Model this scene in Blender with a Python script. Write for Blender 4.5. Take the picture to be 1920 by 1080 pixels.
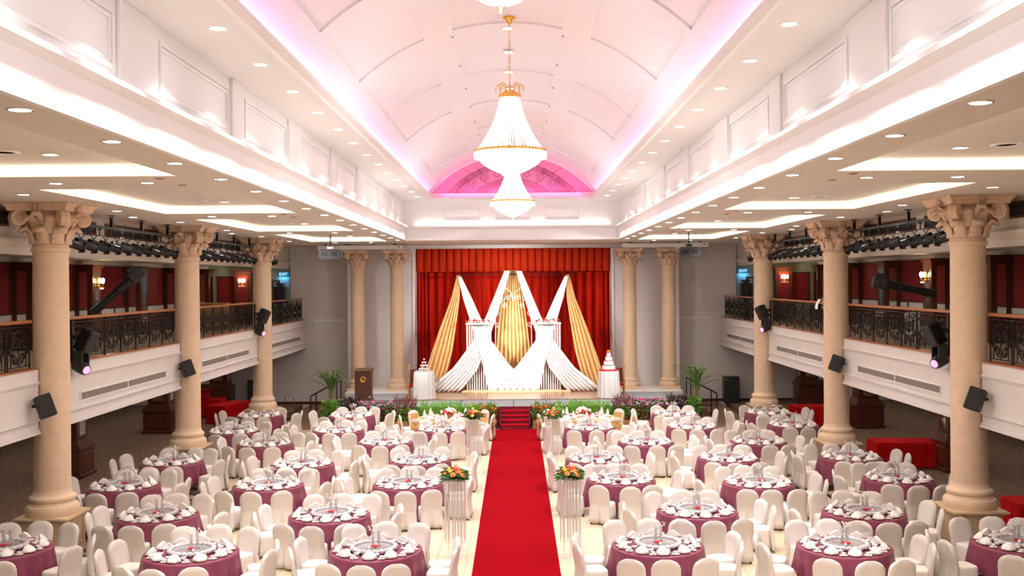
import bpy, math, random
from mathutils import Matrix, Vector
random.seed(7)
for o in list(bpy.data.objects): bpy.data.objects.remove(o)
S = bpy.context.scene
COL = S.collection
PI = math.pi
sin, cos = math.sin, math.cos
def R(d): return d*PI/180

# ------------------------------------------------------------------ camera
CX, CZ = 0.14, 5.6
ROLL = 0.0075                # the photograph leans by 0.43 degrees
cam = bpy.data.objects.new('camera', bpy.data.cameras.new('camera'))
COL.objects.link(cam)
cam.location = (CX, 0, CZ); cam.rotation_euler = (R(90), ROLL, 0)
cam.data.sensor_width = 36; cam.data.lens = 36
cam.data.shift_x = -8/1920; cam.data.shift_y = -13/1920
cam.data.clip_end = 200
S.camera = cam
# ------------------------------------------------------------------ world and exposure
w = bpy.data.worlds.new('world'); S.world = w; w.use_nodes = True
w.node_tree.nodes['Background'].inputs[0].default_value = (1, .96, .92, 1)
w.node_tree.nodes['Background'].inputs[1].default_value = 0.05
S.view_settings.view_transform = 'Standard'; S.view_settings.look = 'None'
S.view_settings.exposure = 0.2; S.view_settings.gamma = 1
S.view_settings.use_curve_mapping = False
# lamp powers (each lamp of a kind shares one)
P_HALL, P_AISLE, P_OUTER, P_VAULT, P_STAGE = 480, 145, 80, 70, 1800
WARM, COOL = (1, .89, .77), (1, .965, .955)
PINK = (1, .22, .72)

def level(px, py):
    dx, dy = px-968, py-527
    return 968+dx*cos(ROLL)-dy*sin(ROLL), 527+dx*sin(ROLL)+dy*cos(ROLL)
def W(px, py, Y):            # a measured photo point at a known distance -> metres
    px, py = level(px, py)
    return Vector((CX+(px-968)*Y/1920, Y, CZ-(py-527)*Y/1920))
def F(px, py, Z=0.0):        # a measured photo point on a level of known height -> metres
    px, py = level(px, py); Y = (CZ-Z)*1920/(py-527)
    return Vector((CX+(px-968)*Y/1920, Y, Z))
def infra(x, y, z, m=30):
    if y < 1: return False
    px = 968+(x-CX)*1920/y; py = 527+(CZ-z)*1920/y
    return -m < px < 1920+m and -m < py < 1080+m

# ------------------------------------------------------------------ mesh builder
class MB:
    def __init__(s): s.v = []; s.f = []; s.mi = []; s.cur = 0; s.M = None
    def vert(s, p):
        if s.M is not None: p = s.M @ Vector(p)
        s.v.append(tuple(p)); return len(s.v)-1
    def face(s, *ids): s.f.append(tuple(ids)); s.mi.append(s.cur)
    def box(s, x0, x1, y0, y1, z0, z1, b=0):
        if b <= 0:
            a = [s.vert(p) for p in ((x0,y0,z0),(x1,y0,z0),(x1,y1,z0),(x0,y1,z0),(x0,y0,z1),(x1,y0,z1),(x1,y1,z1),(x0,y1,z1))]
            for q in ((0,3,2,1),(4,5,6,7),(0,1,5,4),(1,2,6,5),(2,3,7,6),(3,0,4,7)): s.face(*[a[i] for i in q])
        else:
            rs = []
            for (z, k) in ((z0,b),(z0+b,0),(z1-b,0),(z1,b)):
                rs.append([(x0+b,y0+k,z),(x1-b,y0+k,z),(x1-k,y0+b,z),(x1-k,y1-b,z),(x1-b,y1-k,z),(x0+b,y1-k,z),(x0+k,y1-b,z),(x0+k,y0+b,z)])
            s.loft(rs)
        return s
    def loft(s, rings, cap0=True, cap1=True, closed=False):
        ids = [[s.vert(p) for p in r] for r in rings]
        n = len(ids[0]); m = len(ids)
        for i in range(m if closed else m-1):
            a, b = ids[i], ids[(i+1) % m]
            for j in range(n): s.face(a[j], a[(j+1)%n], b[(j+1)%n], b[j])
        if not closed:
            if cap0: s.face(*reversed(ids[0]))
            if cap1: s.face(*ids[-1])
        return s
    def lathe(s, prof, n=24, c=(0,0,0), cap0=True, cap1=True):
        s.loft([[(c[0]+r*cos(2*PI*k/n), c[1]+r*sin(2*PI*k/n), c[2]+z) for k in range(n)] for r, z in prof], cap0, cap1)
        return s
    def cyl(s, p0, p1, r0, r1=None, n=10, caps=True):
        r1 = r0 if r1 is None else r1
        p0 = Vector(p0); p1 = Vector(p1); d = (p1-p0).normalized()
        a = d.orthogonal().normalized(); b = d.cross(a)
        s.loft([[p+(a*cos(2*PI*k/n)+b*sin(2*PI*k/n))*r for k in range(n)] for p, r in ((p0,r0),(p1,r1))], caps, caps)
        return s
    def tube(s, pts, r, n=5, closed=False):
        pts = [Vector(p) for p in pts]; m = len(pts); rings = []
        d0 = (pts[1]-pts[0]).normalized(); a = d0.orthogonal().normalized()
        for i, p in enumerate(pts):
            if closed: d = pts[(i+1)%m]-pts[i-1]
            else: d = pts[min(i+1,m-1)]-pts[max(i-1,0)]
            d.normalize(); a = (a-d*a.dot(d))
            if a.length < 1e-6: a = d.orthogonal()
            a.normalize(); b = d.cross(a)
            rr = r[i] if isinstance(r, (list,tuple)) else r
            rings.append([p+(a*cos(2*PI*k/n)+b*sin(2*PI*k/n))*rr for k in range(n)])
        s.loft(rings, closed=closed); return s
    def sphere(s, c, r, nu=10, nv=6, sc=(1,1,1)):
        s.loft([[(c[0]+sc[0]*r*sin(PI*t/nv)*cos(2*PI*k/nu), c[1]+sc[1]*r*sin(PI*t/nv)*sin(2*PI*k/nu), c[2]-sc[2]*r*cos(PI*t/nv)) for k in range(nu)] for t in [0.12]+list(range(1,nv))+[nv-.12]])
        return s
    def prism(s, poly, y0, y1, axis='y'):
        if axis == 'y': mk = lambda p, t: (p[0], t, p[1])
        elif axis == 'x': mk = lambda p, t: (t, p[0], p[1])
        else: mk = lambda p, t: (p[0], p[1], t)
        s.loft([[mk(p, y0) for p in poly], [mk(p, y1) for p in poly]]); return s
    def slab(s, P, nu, nv, th):
        g = [[Vector(P(i/nu, j/nv)) for i in range(nu+1)] for j in range(nv+1)]
        lay = []
        for sg in (.5, -.5):
            L = []
            for j in range(nv+1):
                row = []
                for i in range(nu+1):
                    du = g[j][min(i+1,nu)]-g[j][max(i-1,0)]; dv = g[min(j+1,nv)][i]-g[max(j-1,0)][i]
                    n = du.cross(dv)
                    n = n.normalized() if n.length > 1e-9 else Vector((0,0,1))
                    row.append(s.vert(g[j][i]+n*th*sg))
                L.append(row)
            lay.append(L)
        A, B = lay
        for j in range(nv):
            for i in range(nu):
                s.face(A[j][i],A[j][i+1],A[j+1][i+1],A[j+1][i]); s.face(B[j][i],B[j+1][i],B[j+1][i+1],B[j][i+1])
        for j in range(nv):
            s.face(A[j][0],A[j+1][0],B[j+1][0],B[j][0]); s.face(A[j][nu],B[j][nu],B[j+1][nu],A[j+1][nu])
        for i in range(nu):
            s.face(A[0][i],B[0][i],B[0][i+1],A[0][i+1]); s.face(A[nv][i],A[nv][i+1],B[nv][i+1],B[nv][i])
        return s
    def mesh(s, name, mats, smooth=False):
        me = bpy.data.meshes.new(name)
        me.from_pydata(s.v, [], s.f)
        if not isinstance(mats, (list,tuple)): mats = [mats]
        for m in mats: me.materials.append(m)
        if len(mats) > 1: me.polygons.foreach_set('material_index', s.mi)
        if smooth:
            me.polygons.foreach_set('use_smooth', [True]*len(me.polygons))
            if smooth != 'full':
                try: me.set_sharp_from_angle(angle=R(42))
                except Exception: pass
        me.update(); return me

def obj(name, me, parent=None, loc=(0,0,0), rot=(0,0,0), sc=(1,1,1)):
    if isinstance(me, tuple): me = me[0].mesh(name, *me[1:])
    o = bpy.data.objects.new(name, me); COL.objects.link(o)
    o.location = loc; o.rotation_euler = rot; o.scale = sc
    if parent is not None: o.parent = parent
    return o
def tag(o, label=None, cat=None, group=None, kind=None):
    if label: o['label'] = label
    if cat: o['category'] = cat
    if group: o['group'] = group
    if kind: o['kind'] = kind
    return o
def thing(name, label, cat, loc=(0,0,0), rz=0, group=None):
    o = bpy.data.objects.new(name, None); COL.objects.link(o)
    o.empty_display_size = .1; o.location = loc; o.rotation_euler = (0,0,rz)
    return tag(o, label, cat, group)
def struct(name, mb, m, parent=None, smooth=False):
    o = obj(name, mb.mesh(name, m, smooth), parent); o['kind'] = 'structure'; return o
KIDS = {}
def kids(o):
    k = KIDS.get(o.name)
    if k is None: k = KIDS[o.name] = list(o.children)
    return k
def dup(root, loc=None, rz=None, label=None, group=None, parent=None, skip=()):
    r = root.copy(); COL.objects.link(r)
    if parent is not None: r.parent = parent
    if loc is not None: r.location = loc
    if rz is not None: r.rotation_euler = (0,0,rz)
    if label: r['label'] = label
    if group: r['group'] = group
    for c in kids(root):
        if c.name.split('.')[0] in skip: continue
        dup(c, parent=r)
    return r
def spot(name, loc, d, energy, ang, blend=.5, col=COOL, rad=.06, parent=None):
    l = bpy.data.lights.new(name, 'SPOT'); l.energy = energy; l.spot_size = R(ang); l.spot_blend = blend
    l.color = col; l.shadow_soft_size = rad
    o = bpy.data.objects.new(name, l); COL.objects.link(o); o.location = loc
    o.rotation_euler = Vector(d).to_track_quat('-Z', 'Y').to_euler()
    if parent is not None: o.parent = parent
    return o
def area(name, loc, d, energy, sx, sy, col, parent=None, along=(1,0,0), spread=180):   # sx runs along the given axis
    l = bpy.data.lights.new(name, 'AREA'); l.shape = 'RECTANGLE'; l.size = sx; l.size_y = sy; l.energy = energy; l.color = col
    l.spread = R(spread)
    o = bpy.data.objects.new(name, l); COL.objects.link(o)
    z = -Vector(d).normalized(); x = Vector(along); x = (x-z*x.dot(z)).normalized(); y = z.cross(x)
    o.location = loc; o.rotation_euler = Matrix((x,y,z)).transposed().to_euler()
    if parent is not None: o.parent = parent
    return o
def point(name, loc, energy, col, rad=.05, parent=None):
    l = bpy.data.lights.new(name, 'POINT'); l.energy = energy; l.color = col; l.shadow_soft_size = rad
    o = bpy.data.objects.new(name, l); COL.objects.link(o); o.location = loc
    if parent is not None: o.parent = parent
    return o

# ------------------------------------------------------------------ materials
def mat(name, col, rough=.55, metal=0, var=0, vs=8, bump=0, bs=60, emit=None, es=0, trans=0, alpha=1, sheen=0, col2=None, aniso=(1,1,1), spec=.5):
    m = bpy.data.materials.new(name); m.use_nodes = True
    nt = m.node_tree; b = nt.nodes['Principled BSDF']
    b.inputs['Base Color'].default_value = (*col, 1); b.inputs['Roughness'].default_value = rough
    b.inputs['Metallic'].default_value = metal; b.inputs['Specular IOR Level'].default_value = spec
    if trans: b.inputs['Transmission Weight'].default_value = trans
    if alpha < 1: b.inputs['Alpha'].default_value = alpha
    if sheen: b.inputs['Sheen Weight'].default_value = sheen
    if emit: b.inputs['Emission Color'].default_value = (*emit, 1); b.inputs['Emission Strength'].default_value = es
    if var or bump or col2:
        tc = nt.nodes.new('ShaderNodeTexCoord'); mp = nt.nodes.new('ShaderNodeMapping'); mp.inputs['Scale'].default_value = aniso
        nt.links.new(tc.outputs['Object'], mp.inputs[0])
    if var or col2:
        n = nt.nodes.new('ShaderNodeTexNoise'); n.inputs['Scale'].default_value = vs; n.inputs['Detail'].default_value = 5
        nt.links.new(mp.outputs[0], n.inputs['Vector'])
        cr = nt.nodes.new('ShaderNodeValToRGB'); c2 = col2 or tuple(c*(1-var) for c in col)
        cr.color_ramp.elements[0].position = .35; cr.color_ramp.elements[1].position = .65
        cr.color_ramp.elements[0].color = (*c2, 1); cr.color_ramp.elements[1].color = (*col, 1)
        nt.links.new(n.outputs['Fac'], cr.inputs[0]); nt.links.new(cr.outputs[0], b.inputs['Base Color'])
    if bump:
        n2 = nt.nodes.new('ShaderNodeTexNoise'); n2.inputs['Scale'].default_value = bs; n2.inputs['Detail'].default_value = 3
        nt.links.new(mp.outputs[0], n2.inputs['Vector'])
        bn = nt.nodes.new('ShaderNodeBump'); bn.inputs['Strength'].default_value = bump; bn.inputs['Distance'].default_value = .02
        nt.links.new(n2.outputs['Fac'], bn.inputs['Height']); nt.links.new(bn.outputs[0], b.inputs['Normal'])
    return m
M = dict(
 white=mat('white_paint', (.86,.84,.83), .6), trimw=mat('white_trim_paint', (.88,.86,.85), .45),
 aisle=mat('aisle_ceiling_paint', (.72,.66,.585), .7, var=.03, vs=2), vault=mat('vault_paint', (.84,.82,.86), .65),
 wall=mat('stage_wall_paint', (.72,.68,.68), .7, var=.05, vs=1.5), green=mat('corridor_green_cast', (.38,.47,.42), .7),  # corridor green: greenish light on the wall put into its colour
 sand=mat('sandstone', (.80,.60,.42), .6, var=.08, vs=6, bump=.06, bs=90), sandcap=mat('carved_sandstone', (.78,.55,.39), .65, var=.12, vs=9, bump=.12, bs=40),
 tancarpet=mat('tan_carpet', (.42,.32,.23), .95, var=.2, vs=12, spec=.05),
 lunette=mat('lunette_glow_tint', (.84,.34,.58), .65),  # pink glow put into the wall colour, as the pink strips alone fell short
 parapet=mat('parapet_paint', (.74,.70,.69), .55, var=.04, vs=2),
 marble=mat('tan_marble', (.74,.55,.35), .3, var=.2, vs=5), floorb=mat('floor_grout', (.60,.50,.38), .7),
 tile=mat('cream_marble_tile', (.76,.64,.47), .22, var=.10, vs=1.6), dgreen=mat('dark_green_marble', (.025,.05,.04), .2, var=.4, vs=6),
 tanin=mat('tan_inlay_marble', (.55,.38,.26), .25, var=.2, vs=6),
 brown=mat('brown_carpet', (.27,.18,.125), .95, vs=16, col2=(.14,.09,.065), bump=.3, bs=120, aniso=(1,.35,1), spec=.05),
 red=mat('red_carpet', (.30,.001,.007), .95, var=.18, vs=30, bump=.2, bs=250, spec=.03),
 redcloth=mat('red_tablecloth', (.50,.004,.006), .8, var=.12, vs=3, spec=.1), step=mat('step_carpet', (.52,.006,.025), .9, var=.15, vs=20, spec=.05),
 curtain=mat('red_velvet', (.60,.016,.005), .8, var=.3, vs=2.2, spec=.1, aniso=(3,3,.3)), pelmet=mat('pelmet_velvet', (.60,.035,.008), .8, var=.2, vs=3, spec=.1, aniso=(3,3,.3)),
 cover=mat('white_chair_cover', (.79,.735,.695), .8, var=.04, vs=5, bump=.12, bs=14, spec=.1), napkin=mat('white_napkin', (.88,.84,.82), .7, bump=.05, bs=30),
 mauve=mat('mauve_satin', (.24,.052,.10), .40, var=.10, vs=3, spec=.3), gold=mat('gold_satin', (.72,.42,.14), .4, var=.15, vs=4, sheen=.2),
 goldcloth=mat('gold_tablecloth', (.66,.45,.22), .5, var=.12, vs=4), silver=mat('silver_satin', (.56,.52,.55), .35, var=.12, vs=9),
 glassd=mat('turntable_glass', (.42,.40,.42), .08, metal=.3), china=mat('white_china', (.88,.86,.84), .15), bronzeshade=mat('bronze_and_rim_shade', (.35,.16,.09), .35, metal=.3),
 glass=mat('clear_glass', (.95,.95,.95), .03, trans=.9), crystal=mat('crystal_bead', (.95,.93,.93), .12, emit=(1,.96,.95), es=.9),
 bowl=mat('lit_crystal_bowl', (1,.98,.95), .3, emit=(1,.99,.98), es=8.0), brass=mat('polished_brass', (.85,.50,.12), .25, metal=1),
 wood=mat('mahogany', (.13,.035,.018), .3, var=.4, vs=6, aniso=(6,6,.6)), rail=mat('handrail_wood', (.42,.15,.055), .28, var=.3, vs=5, aniso=(6,.6,6)),
 lectern=mat('lectern_wood', (.15,.055,.03), .4, var=.35, vs=6, aniso=(6,6,.6)), lightwood=mat('light_wood', (.55,.32,.12), .4, var=.3, vs=5),
 redpanel=mat('red_fabric_panel', (.26,.012,.014), .85, var=.12, vs=20), mirror=mat('mirror_glass', (.80,.80,.76), .05, metal=1),
 iron=mat('wrought_iron', (.018,.015,.016), .45, metal=.6), black=mat('black_plastic', (.012,.012,.013), .45), blackm=mat('black_metal', (.02,.02,.022), .3, metal=.5),
 greym=mat('grey_plastic', (.05,.05,.06), .4), chrome=mat('chrome', (.7,.7,.7), .15, metal=1), vent=mat('vent_dark', (.05,.045,.045), .7), slat=mat('vent_slat', (.40,.36,.34), .5, metal=.3),
 lamp=mat('lamp_lens', (1,1,1), .4, emit=(.93,1,.96), es=14), cove=mat('cove_diffuser', (1,.95,.85), .5, emit=(1,.86,.66), es=4.2),
 bulb=mat('candle_bulb', (1,.9,.7), .4, emit=(1,.78,.45), es=40), lens=mat('moving_head_lens', (1,.3,.5), .2, emit=(1,.25,.42), es=1.6), shade=mat('glass_shade', (.95,.9,.8), .3, emit=(1,.8,.5), es=6),
 parquet=mat('stage_parquet', (.62,.36,.19), .18, var=.2, vs=5, aniso=(.4,4,1)), greyc=mat('grey_stage_carpet', (.36,.38,.42), .85, var=.1, vs=30),
 skirt=mat('stage_skirt', (.30,.012,.03), .8), plank=mat('planter_plank', (.42,.20,.085), .6, var=.35, vs=7, aniso=(7,7,.7)),
 leaf=mat('leaf_green', (.16,.42,.045), .5, col2=(.06,.22,.025), vs=9), leafd=mat('leaf_dark', (.07,.22,.03), .5, col2=(.03,.10,.02), vs=9), grass=mat('leaf_bright', (.30,.66,.06), .5, col2=(.12,.42,.03), vs=9),
 redleaf=mat('leaf_red', (.30,.07,.07), .55, col2=(.12,.03,.035), vs=9), darkleaf=mat('leaf_purple', (.09,.04,.05), .55, col2=(.03,.02,.02), vs=9), soil=mat('soil', (.05,.03,.02), .9),
 magenta=mat('magenta_petal', (.75,.02,.32), .5), orange=mat('orange_petal', (.90,.20,.02), .5), redp=mat('red_petal', (.70,.015,.02), .5), yellow=mat('yellow_petal', (.92,.58,.03), .5), whitep=mat('white_petal', (.88,.86,.80), .5),
 palm=mat('palm_leaf', (.12,.27,.03), .5, col2=(.05,.15,.02), vs=6), stem=mat('palm_stem', (.28,.30,.08), .6),
 drape=mat('white_sheer', (.90,.89,.88), .7, bump=.05, bs=8), golddrape=mat('gold_sheer', (.80,.50,.20), .55, var=.18, vs=3, aniso=(3,3,.6)), cream=mat('cream_trim', (.88,.76,.42), .6, var=.2, vs=20),
 icing=mat('white_icing', (.9,.88,.86), .5), acrylic=mat('clear_acrylic', (.93,.92,.90), .1, alpha=.45), bead=mat('bead_strand', (.92,.88,.84), .2, alpha=.75),
 ironp=mat('painted_scroll_iron', (.30,.05,.16), .5), exitp=mat('exit_panel', (.02,.12,.25), .4, emit=(.02,.28,.6), es=.3), exitt=mat('exit_letters', (.6,.9,1), .4, emit=(.35,.8,1), es=1.6),
 yfab=mat('patterned_cover', (.75,.72,.70), .7, vs=14, col2=(.04,.04,.04)), black2=mat('speaker_grille', (.02,.02,.022), .8, bump=.3, bs=200),
 barwood=mat('console_wood', (.48,.25,.07), .35, var=.25, vs=5), candle=mat('candle_wax', (.9,.85,.65), .5),
)
ORD = ['','first','second','third','fourth','fifth','sixth','seventh','eighth','ninth','tenth','eleventh','twelfth','thirteenth','fourteenth','fifteenth','sixteenth','seventeenth','eighteenth','nineteenth','twentieth']
SIDE = {-1:'left', 1:'right'}
def mir(s, x0, x1): return (x0, x1) if s > 0 else (-x1, -x0)
# ------------------------------------------------------------------ the hall: main dimensions (metres)
XC, YC, STEP = 9.47, [21.15, 29.9, 38.7], 8.78
ZA, XB, XU, ZL, ZU, XV = 7.26, 4.26, 4.43, 7.80, 8.89, 3.33
YE, YB, YP, XW, XBK, Y0 = 41.2, 47.2, 46.5, 14.4, 10.32, -3.0
XG = 19.0                            # ground floor outer wall
XF, ZK, ZB_ = 9.57, 3.905, 2.57       # balcony front: face, top, bottom
ZS = .77                             # stage height
ZVA, RV = 10.81, 4.40                # vault apex and radius
CVZ = ZVA-RV

# floor ------------------------------------------------------------
fl = struct('floor', MB().box(-9.35,9.35,Y0,38.9,-.3,-.012), M['floorb'])
tile_me = MB().box(-.297,.297,-.297,.297,-.012,0,.003).mesh('tile', M['tile'])
rest = MB(); cnt = 0
ys = [18.9+.6*i for i in range(34) if 18.9+.6*i < 38.7] + [18.3-.6*i for i in range(12)]
for y in ys:
    for i in range(25):
        x = -7.2+.6*i
        if y > 18.5 and cnt < 300:
            obj('tile', tile_me, fl, (x,y,0)); cnt += 1
        else: rest.box(x-.297,x+.297,y-.297,y+.297,-.012,0)
tag(obj('tiles', rest.mesh('tiles', M['tile']), fl), kind='stuff')
for s in (-1, 1):                       # dark green and tan inlay border along the columns
    bm = MB(); bm.box(*mir(s,7.5,7.62),Y0,38.9,-.012,0); 
    y = 4.0
    while y < 38:
        bm.prism([(s*7.56-.22,y),(s*7.56,y-.38),(s*7.56+.22,y),(s*7.56,y+.38)], -.012, .001, 'z'); y += 2.12
    bm.box(*mir(s,8.10,8.22),Y0,38.9,-.012,0); bm.box(*mir(s,9.22,9.35),Y0,38.9,-.012,0)
    y = 4.0
    while y < 38.2:
        bm.prism([(s*8.24,y),(s*8.72,y+.3),(s*9.2,y),(s*9.2,y+.2),(s*8.72,y+.5),(s*8.24,y+.2)], -.012, .001, 'z'); y += .62
    tag(obj('border_inlay', bm.mesh('border_inlay', M['dgreen']), fl), kind='stuff')
    obj('border_field', MB().box(*mir(s,7.62,8.10),Y0,38.9,-.012,-.0005).mesh('border_field', M['tile']), fl)
    obj('border_band', MB().box(*mir(s,8.22,9.22),Y0,38.9,-.012,-.0015).mesh('border_band', M['tanin']), fl)
for s in (-1, 1): struct('floor_'+SIDE[s], MB().box(*mir(s,9.75,XG),Y0,YB,-.3,.006), M['brown'])
struct('floor_back', MB().box(-9.35,9.35,38.9,YB,-.3,.004), M['brown'])

# outer walls ------------------------------------------------------
for s in (-1, 1):
    struct('wall_'+SIDE[s], MB().box(*mir(s,XW,XW+.3),Y0,YB+2,3.4,9.2), M['white'])
    struct('wall_lower_'+SIDE[s], MB().box(*mir(s,XG,XG+.3),Y0,YB,-.3,3.4), M['wall'])
struct('wall_front', MB().box(-XG-.3,XG+.3,Y0-.3,Y0,-.3,11.2), M['wall'])
wb = MB()
HX = 4.47
for s in (-1, 1):
    wb.box(*mir(s,7.45,10.3),YB,YB+.3,-.3,ZA)          # plain wall beside the stage
    wb.box(*mir(s,10.3,XG),YB,YB+.3,-.3,3.72)          # wall under the balcony
    wb.box(*mir(s,HX,7.45),YP,YB+.3,-.3,ZA)            # wall behind the stage columns
wb.box(-HX,HX,YP,YB,7.10,ZA)
struct('wall_back', wb, M['wall'])
gb = MB()
for s in (-1, 1):
    gb.box(*mir(s,10.3,XW),48.4,48.6,3.4,6.8); gb.box(*mir(s,10.28,10.3),YB,48.4,3.4,6.8)
struct('wall_corridor', gb, M['green'])
tr = MB()
for s in (-1, 1):
    tr.box(*mir(s,7.45,9.2),YB-.05,YB,3.80,3.90); tr.box(*mir(s,7.38,7.52),YP-.06,YP,ZS,ZA); tr.box(*mir(s,HX,HX+.10),YP-.04,YP,ZS,7.06)
struct('trim_1', tr, M['white'])
bb = MB()
for s in (-1, 1): bb.box(*mir(s,7.45,XW),YB-.03,YB,0,.12)
struct('baseboard_back', bb, M['wood'])

# aisle ceilings with lit trays ------------------------------------
TX0, TX1 = 5.10, 8.20
TR = [(9.2,15.8),(17.9,24.4),(26.6,33.1),(35.3,41.7)]
for s in (-1, 1):
    c = MB()
    c.box(*mir(s,XB+.06,TX0),Y0,YB,ZA,ZA+.12); c.box(*mir(s,TX1,XBK+.3),Y0,YB,ZA,ZA+.12)
    yy = Y0
    for a, b in TR+[(YB,YB)]:
        c.box(*mir(s,TX0,TX1),yy,a,ZA,ZA+.12); yy = b
    for a, b in TR: c.box(*mir(s,TX0-.3,TX1+.3),a-.3,b+.3,ZA+.17,ZA+.22)
    ce = struct('ceiling_'+SIDE[s], c, M['aisle'])
    for k, (a, b) in enumerate(TR):
        t = thing('cove_light', f'warm lit strip around the {ORD[4-k]} recessed tray from the stage, {SIDE[s]} aisle ceiling', 'cove light', (s*(TX0+TX1)/2,(a+b)/2,ZA), 0, 'lit ceiling trays')
        hx, hy = (TX1-TX0)/2, (b-a)/2
        for q in (-1, 1):
            obj('strip', MB().box(-hx,hx,q*hy-(.02 if q>0 else 0),q*hy+(.02 if q<0 else 0),.02,.155).mesh('strip', M['cove']), t)
            obj('strip', MB().box(q*hx-(.02 if q>0 else 0),q*hx+(.02 if q<0 else 0),-hy,hy,.02,.155).mesh('strip', M['cove']), t)
struct('ceiling_stage', MB().box(-XB-.06,XB+.06,YE+.5,YB,ZA,ZA+.12), M['aisle'])
# bulkhead above the balcony edge, balcony ceiling
for s in (-1, 1):
    b = MB()
    b.box(*mir(s,XBK,XBK+.25),Y0,YB,6.56,ZA)
    b.prism([(s*XBK,6.56),(s*(XBK-.10),6.56),(s*(XBK-.10),6.50),(s*(XBK+.02),6.38),(s*(XBK+.02),6.24),(s*(XBK+.3),6.24),(s*(XBK+.3),6.56)], Y0, YB)
    struct('trim_bulkhead_'+SIDE[s], b, M['aisle'])
    struct('ceiling_balcony_'+SIDE[s], MB().box(*mir(s,XBK+.2,XW),Y0,48.6,6.40,6.5), M['white'])
    for k in range(6):
        y0 = 17.06+4.39*k; 
        t = thing('wall_grille', f'dark grille in a red wood frame, {ORD[6-k]} from the stage, on the {SIDE[s]} bulkhead', 'grille', (s*XBK,y0+2.1,6.80), 0, 'framed grilles on the bulkheads')
        fr = MB(); 
        for (a,b2,c1,d) in ((-1.9,1.9,0,.05),(-1.9,1.9,.29,.34),(-1.9,-1.85,.05,.29),(1.85,1.9,.05,.29)): fr.box(*mir(-s,0,.04),a,b2,c1,d)
        obj('frame', fr.mesh('frame', M['wood']), t)
        obj('backing', MB().box(*mir(-s,0.001,.008),-1.85,1.85,.05,.29).mesh('backing', M['vent']), t)
        for q in range(5): obj('slat', MB().box(*mir(-s,.008,.025),-1.85,1.85,.075+q*.044,.09+q*.044).mesh('slat', M['black']), t)

# central coffer ---------------------------------------------------
def coffer_panel(mb, s, y0, y1):       # raised moulding frame of a wall panel
    for k, (d, h) in enumerate(((0,.035),(.06,.02))):
        a, b, c, e = y0+d, y1-d, 8.04+d, 8.71-d; t = .05
        for (p,q,u,v) in ((a,b,c,c+t),(a,b,e-t,e),(a,a+t,c+t,e-t),(b-t,b,c+t,e-t)): mb.box(*mir(s,XU-h,XU),p,q,u,v)
for s in (-1, 1):
    b = MB()
    b.box(*mir(s,XB,XB+.06),Y0,YE+.6,ZA,ZL-.06)
    struct('trim_beam_'+SIDE[s], b, M['trimw'])
    b = MB(); b.prism([(s*(XB),ZL-.10),(s*(XB-.10),ZL-.04),(s*(XB-.12),ZL-.04),(s*(XB-.12),ZL+.02),(s*(XB-.04),ZL+.03),(s*XU,ZL+.03),(s*XU,ZL-.10)], Y0, YE)
    b.box(*mir(s,XB-.02,XB),Y0,YE,ZA,ZA+.035)
    struct('trim_ledge_'+SIDE[s], b, M['trimw'])
    wl = struct('wall_coffer_'+SIDE[s], MB().box(*mir(s,XU,XU+.3),Y0,YE+.4,ZL,ZU+.1), M['trimw'])
    yc = 3.59
    for k in range(9):                  # alternate wide and narrow pilasters, a framed panel between
        y = yc+k*STEP/2; hw = .62 if k % 2 == 0 else .34
        if y > 40.8: continue
        obj('pilaster', MB().box(*mir(s,XU-.05,XU),y-hw,min(y+hw,YE),ZL+.03,ZU,.008).mesh('pilaster', M['trimw']), wl)
        y1 = y+STEP/2; hw1 = .62 if k % 2 else .34
        if y1-hw1 < 41.5:
            m = MB(); coffer_panel(m, s, y+hw+.14, min(y1-hw1, 41.0)-.14); obj('panel_moulding', m.mesh('panel_moulding', M['trimw']), wl)
    struct('ceiling_flat_'+SIDE[s], MB().box(*mir(s,XV,XU+.3),Y0,YE+.4,ZU,ZU+.1), M['white'])
    b = MB(); b.prism([(s*(XV+.04),ZU),(s*(XV+.04),ZU-.03),(s*(XV-.03),ZU-.03),(s*(XV-.05),ZU+.02),(s*(XV-.13),ZU+.06),(s*(XV-.13),ZU+.14),(s*(XV-.09),ZU+.14),(s*(XV-.07),ZU+.10),(s*(XV+.04),ZU+.08)], Y0, YE)
    struct('trim_cornice_'+SIDE[s], b, M['trimw'])
b = MB(); b.box(-XB,XB,YE,YE+.5,ZA+.001,ZL-.06); struct('trim_beam_back', b, M['trimw'])
b = MB(); b.prism([(YE,ZL-.08),(YE-.10,ZL-.04),(YE-.10,ZL+.03),(YE+.4,ZL+.03),(YE+.4,ZL-.08)], -XB-.1, XB+.1, 'x'); struct('trim_ledge_back', b, M['trimw'])
wl = struct('wall_coffer_back', MB().box(-XU,XU,YE+.4,YE+.7,ZL,ZU+.3), M['trimw'])
for x0, x1 in ((-2.75,-1.3),(-.75,.75),(1.3,2.75)):
    m = MB()
    for d, h in ((0,.035),(.06,.02)):
        a, b_, c, e = x0+d, x1-d, 8.06+d, 8.58-d; t = .04
        for (p,q,u,v) in ((a,b_,c,c+t),(a,b_,e-t,e),(a,a+t,c+t,e-t),(b_-t,b_,c+t,e-t)): m.box(p,q,YE+.4-h,YE+.4,u,v)
    obj('panel_moulding', m.mesh('panel_moulding', M['trimw']), wl)
struct('ceiling_flat_back', MB().box(-XV-.05,XV+.05,YE-.02,YE+.7,ZU,ZU+.1), M['white'])
struct('trim_cornice_back', MB().box(-XV,XV,YE-.10,YE,ZU-.03,ZU+.10,.02), M['trimw'])
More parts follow.
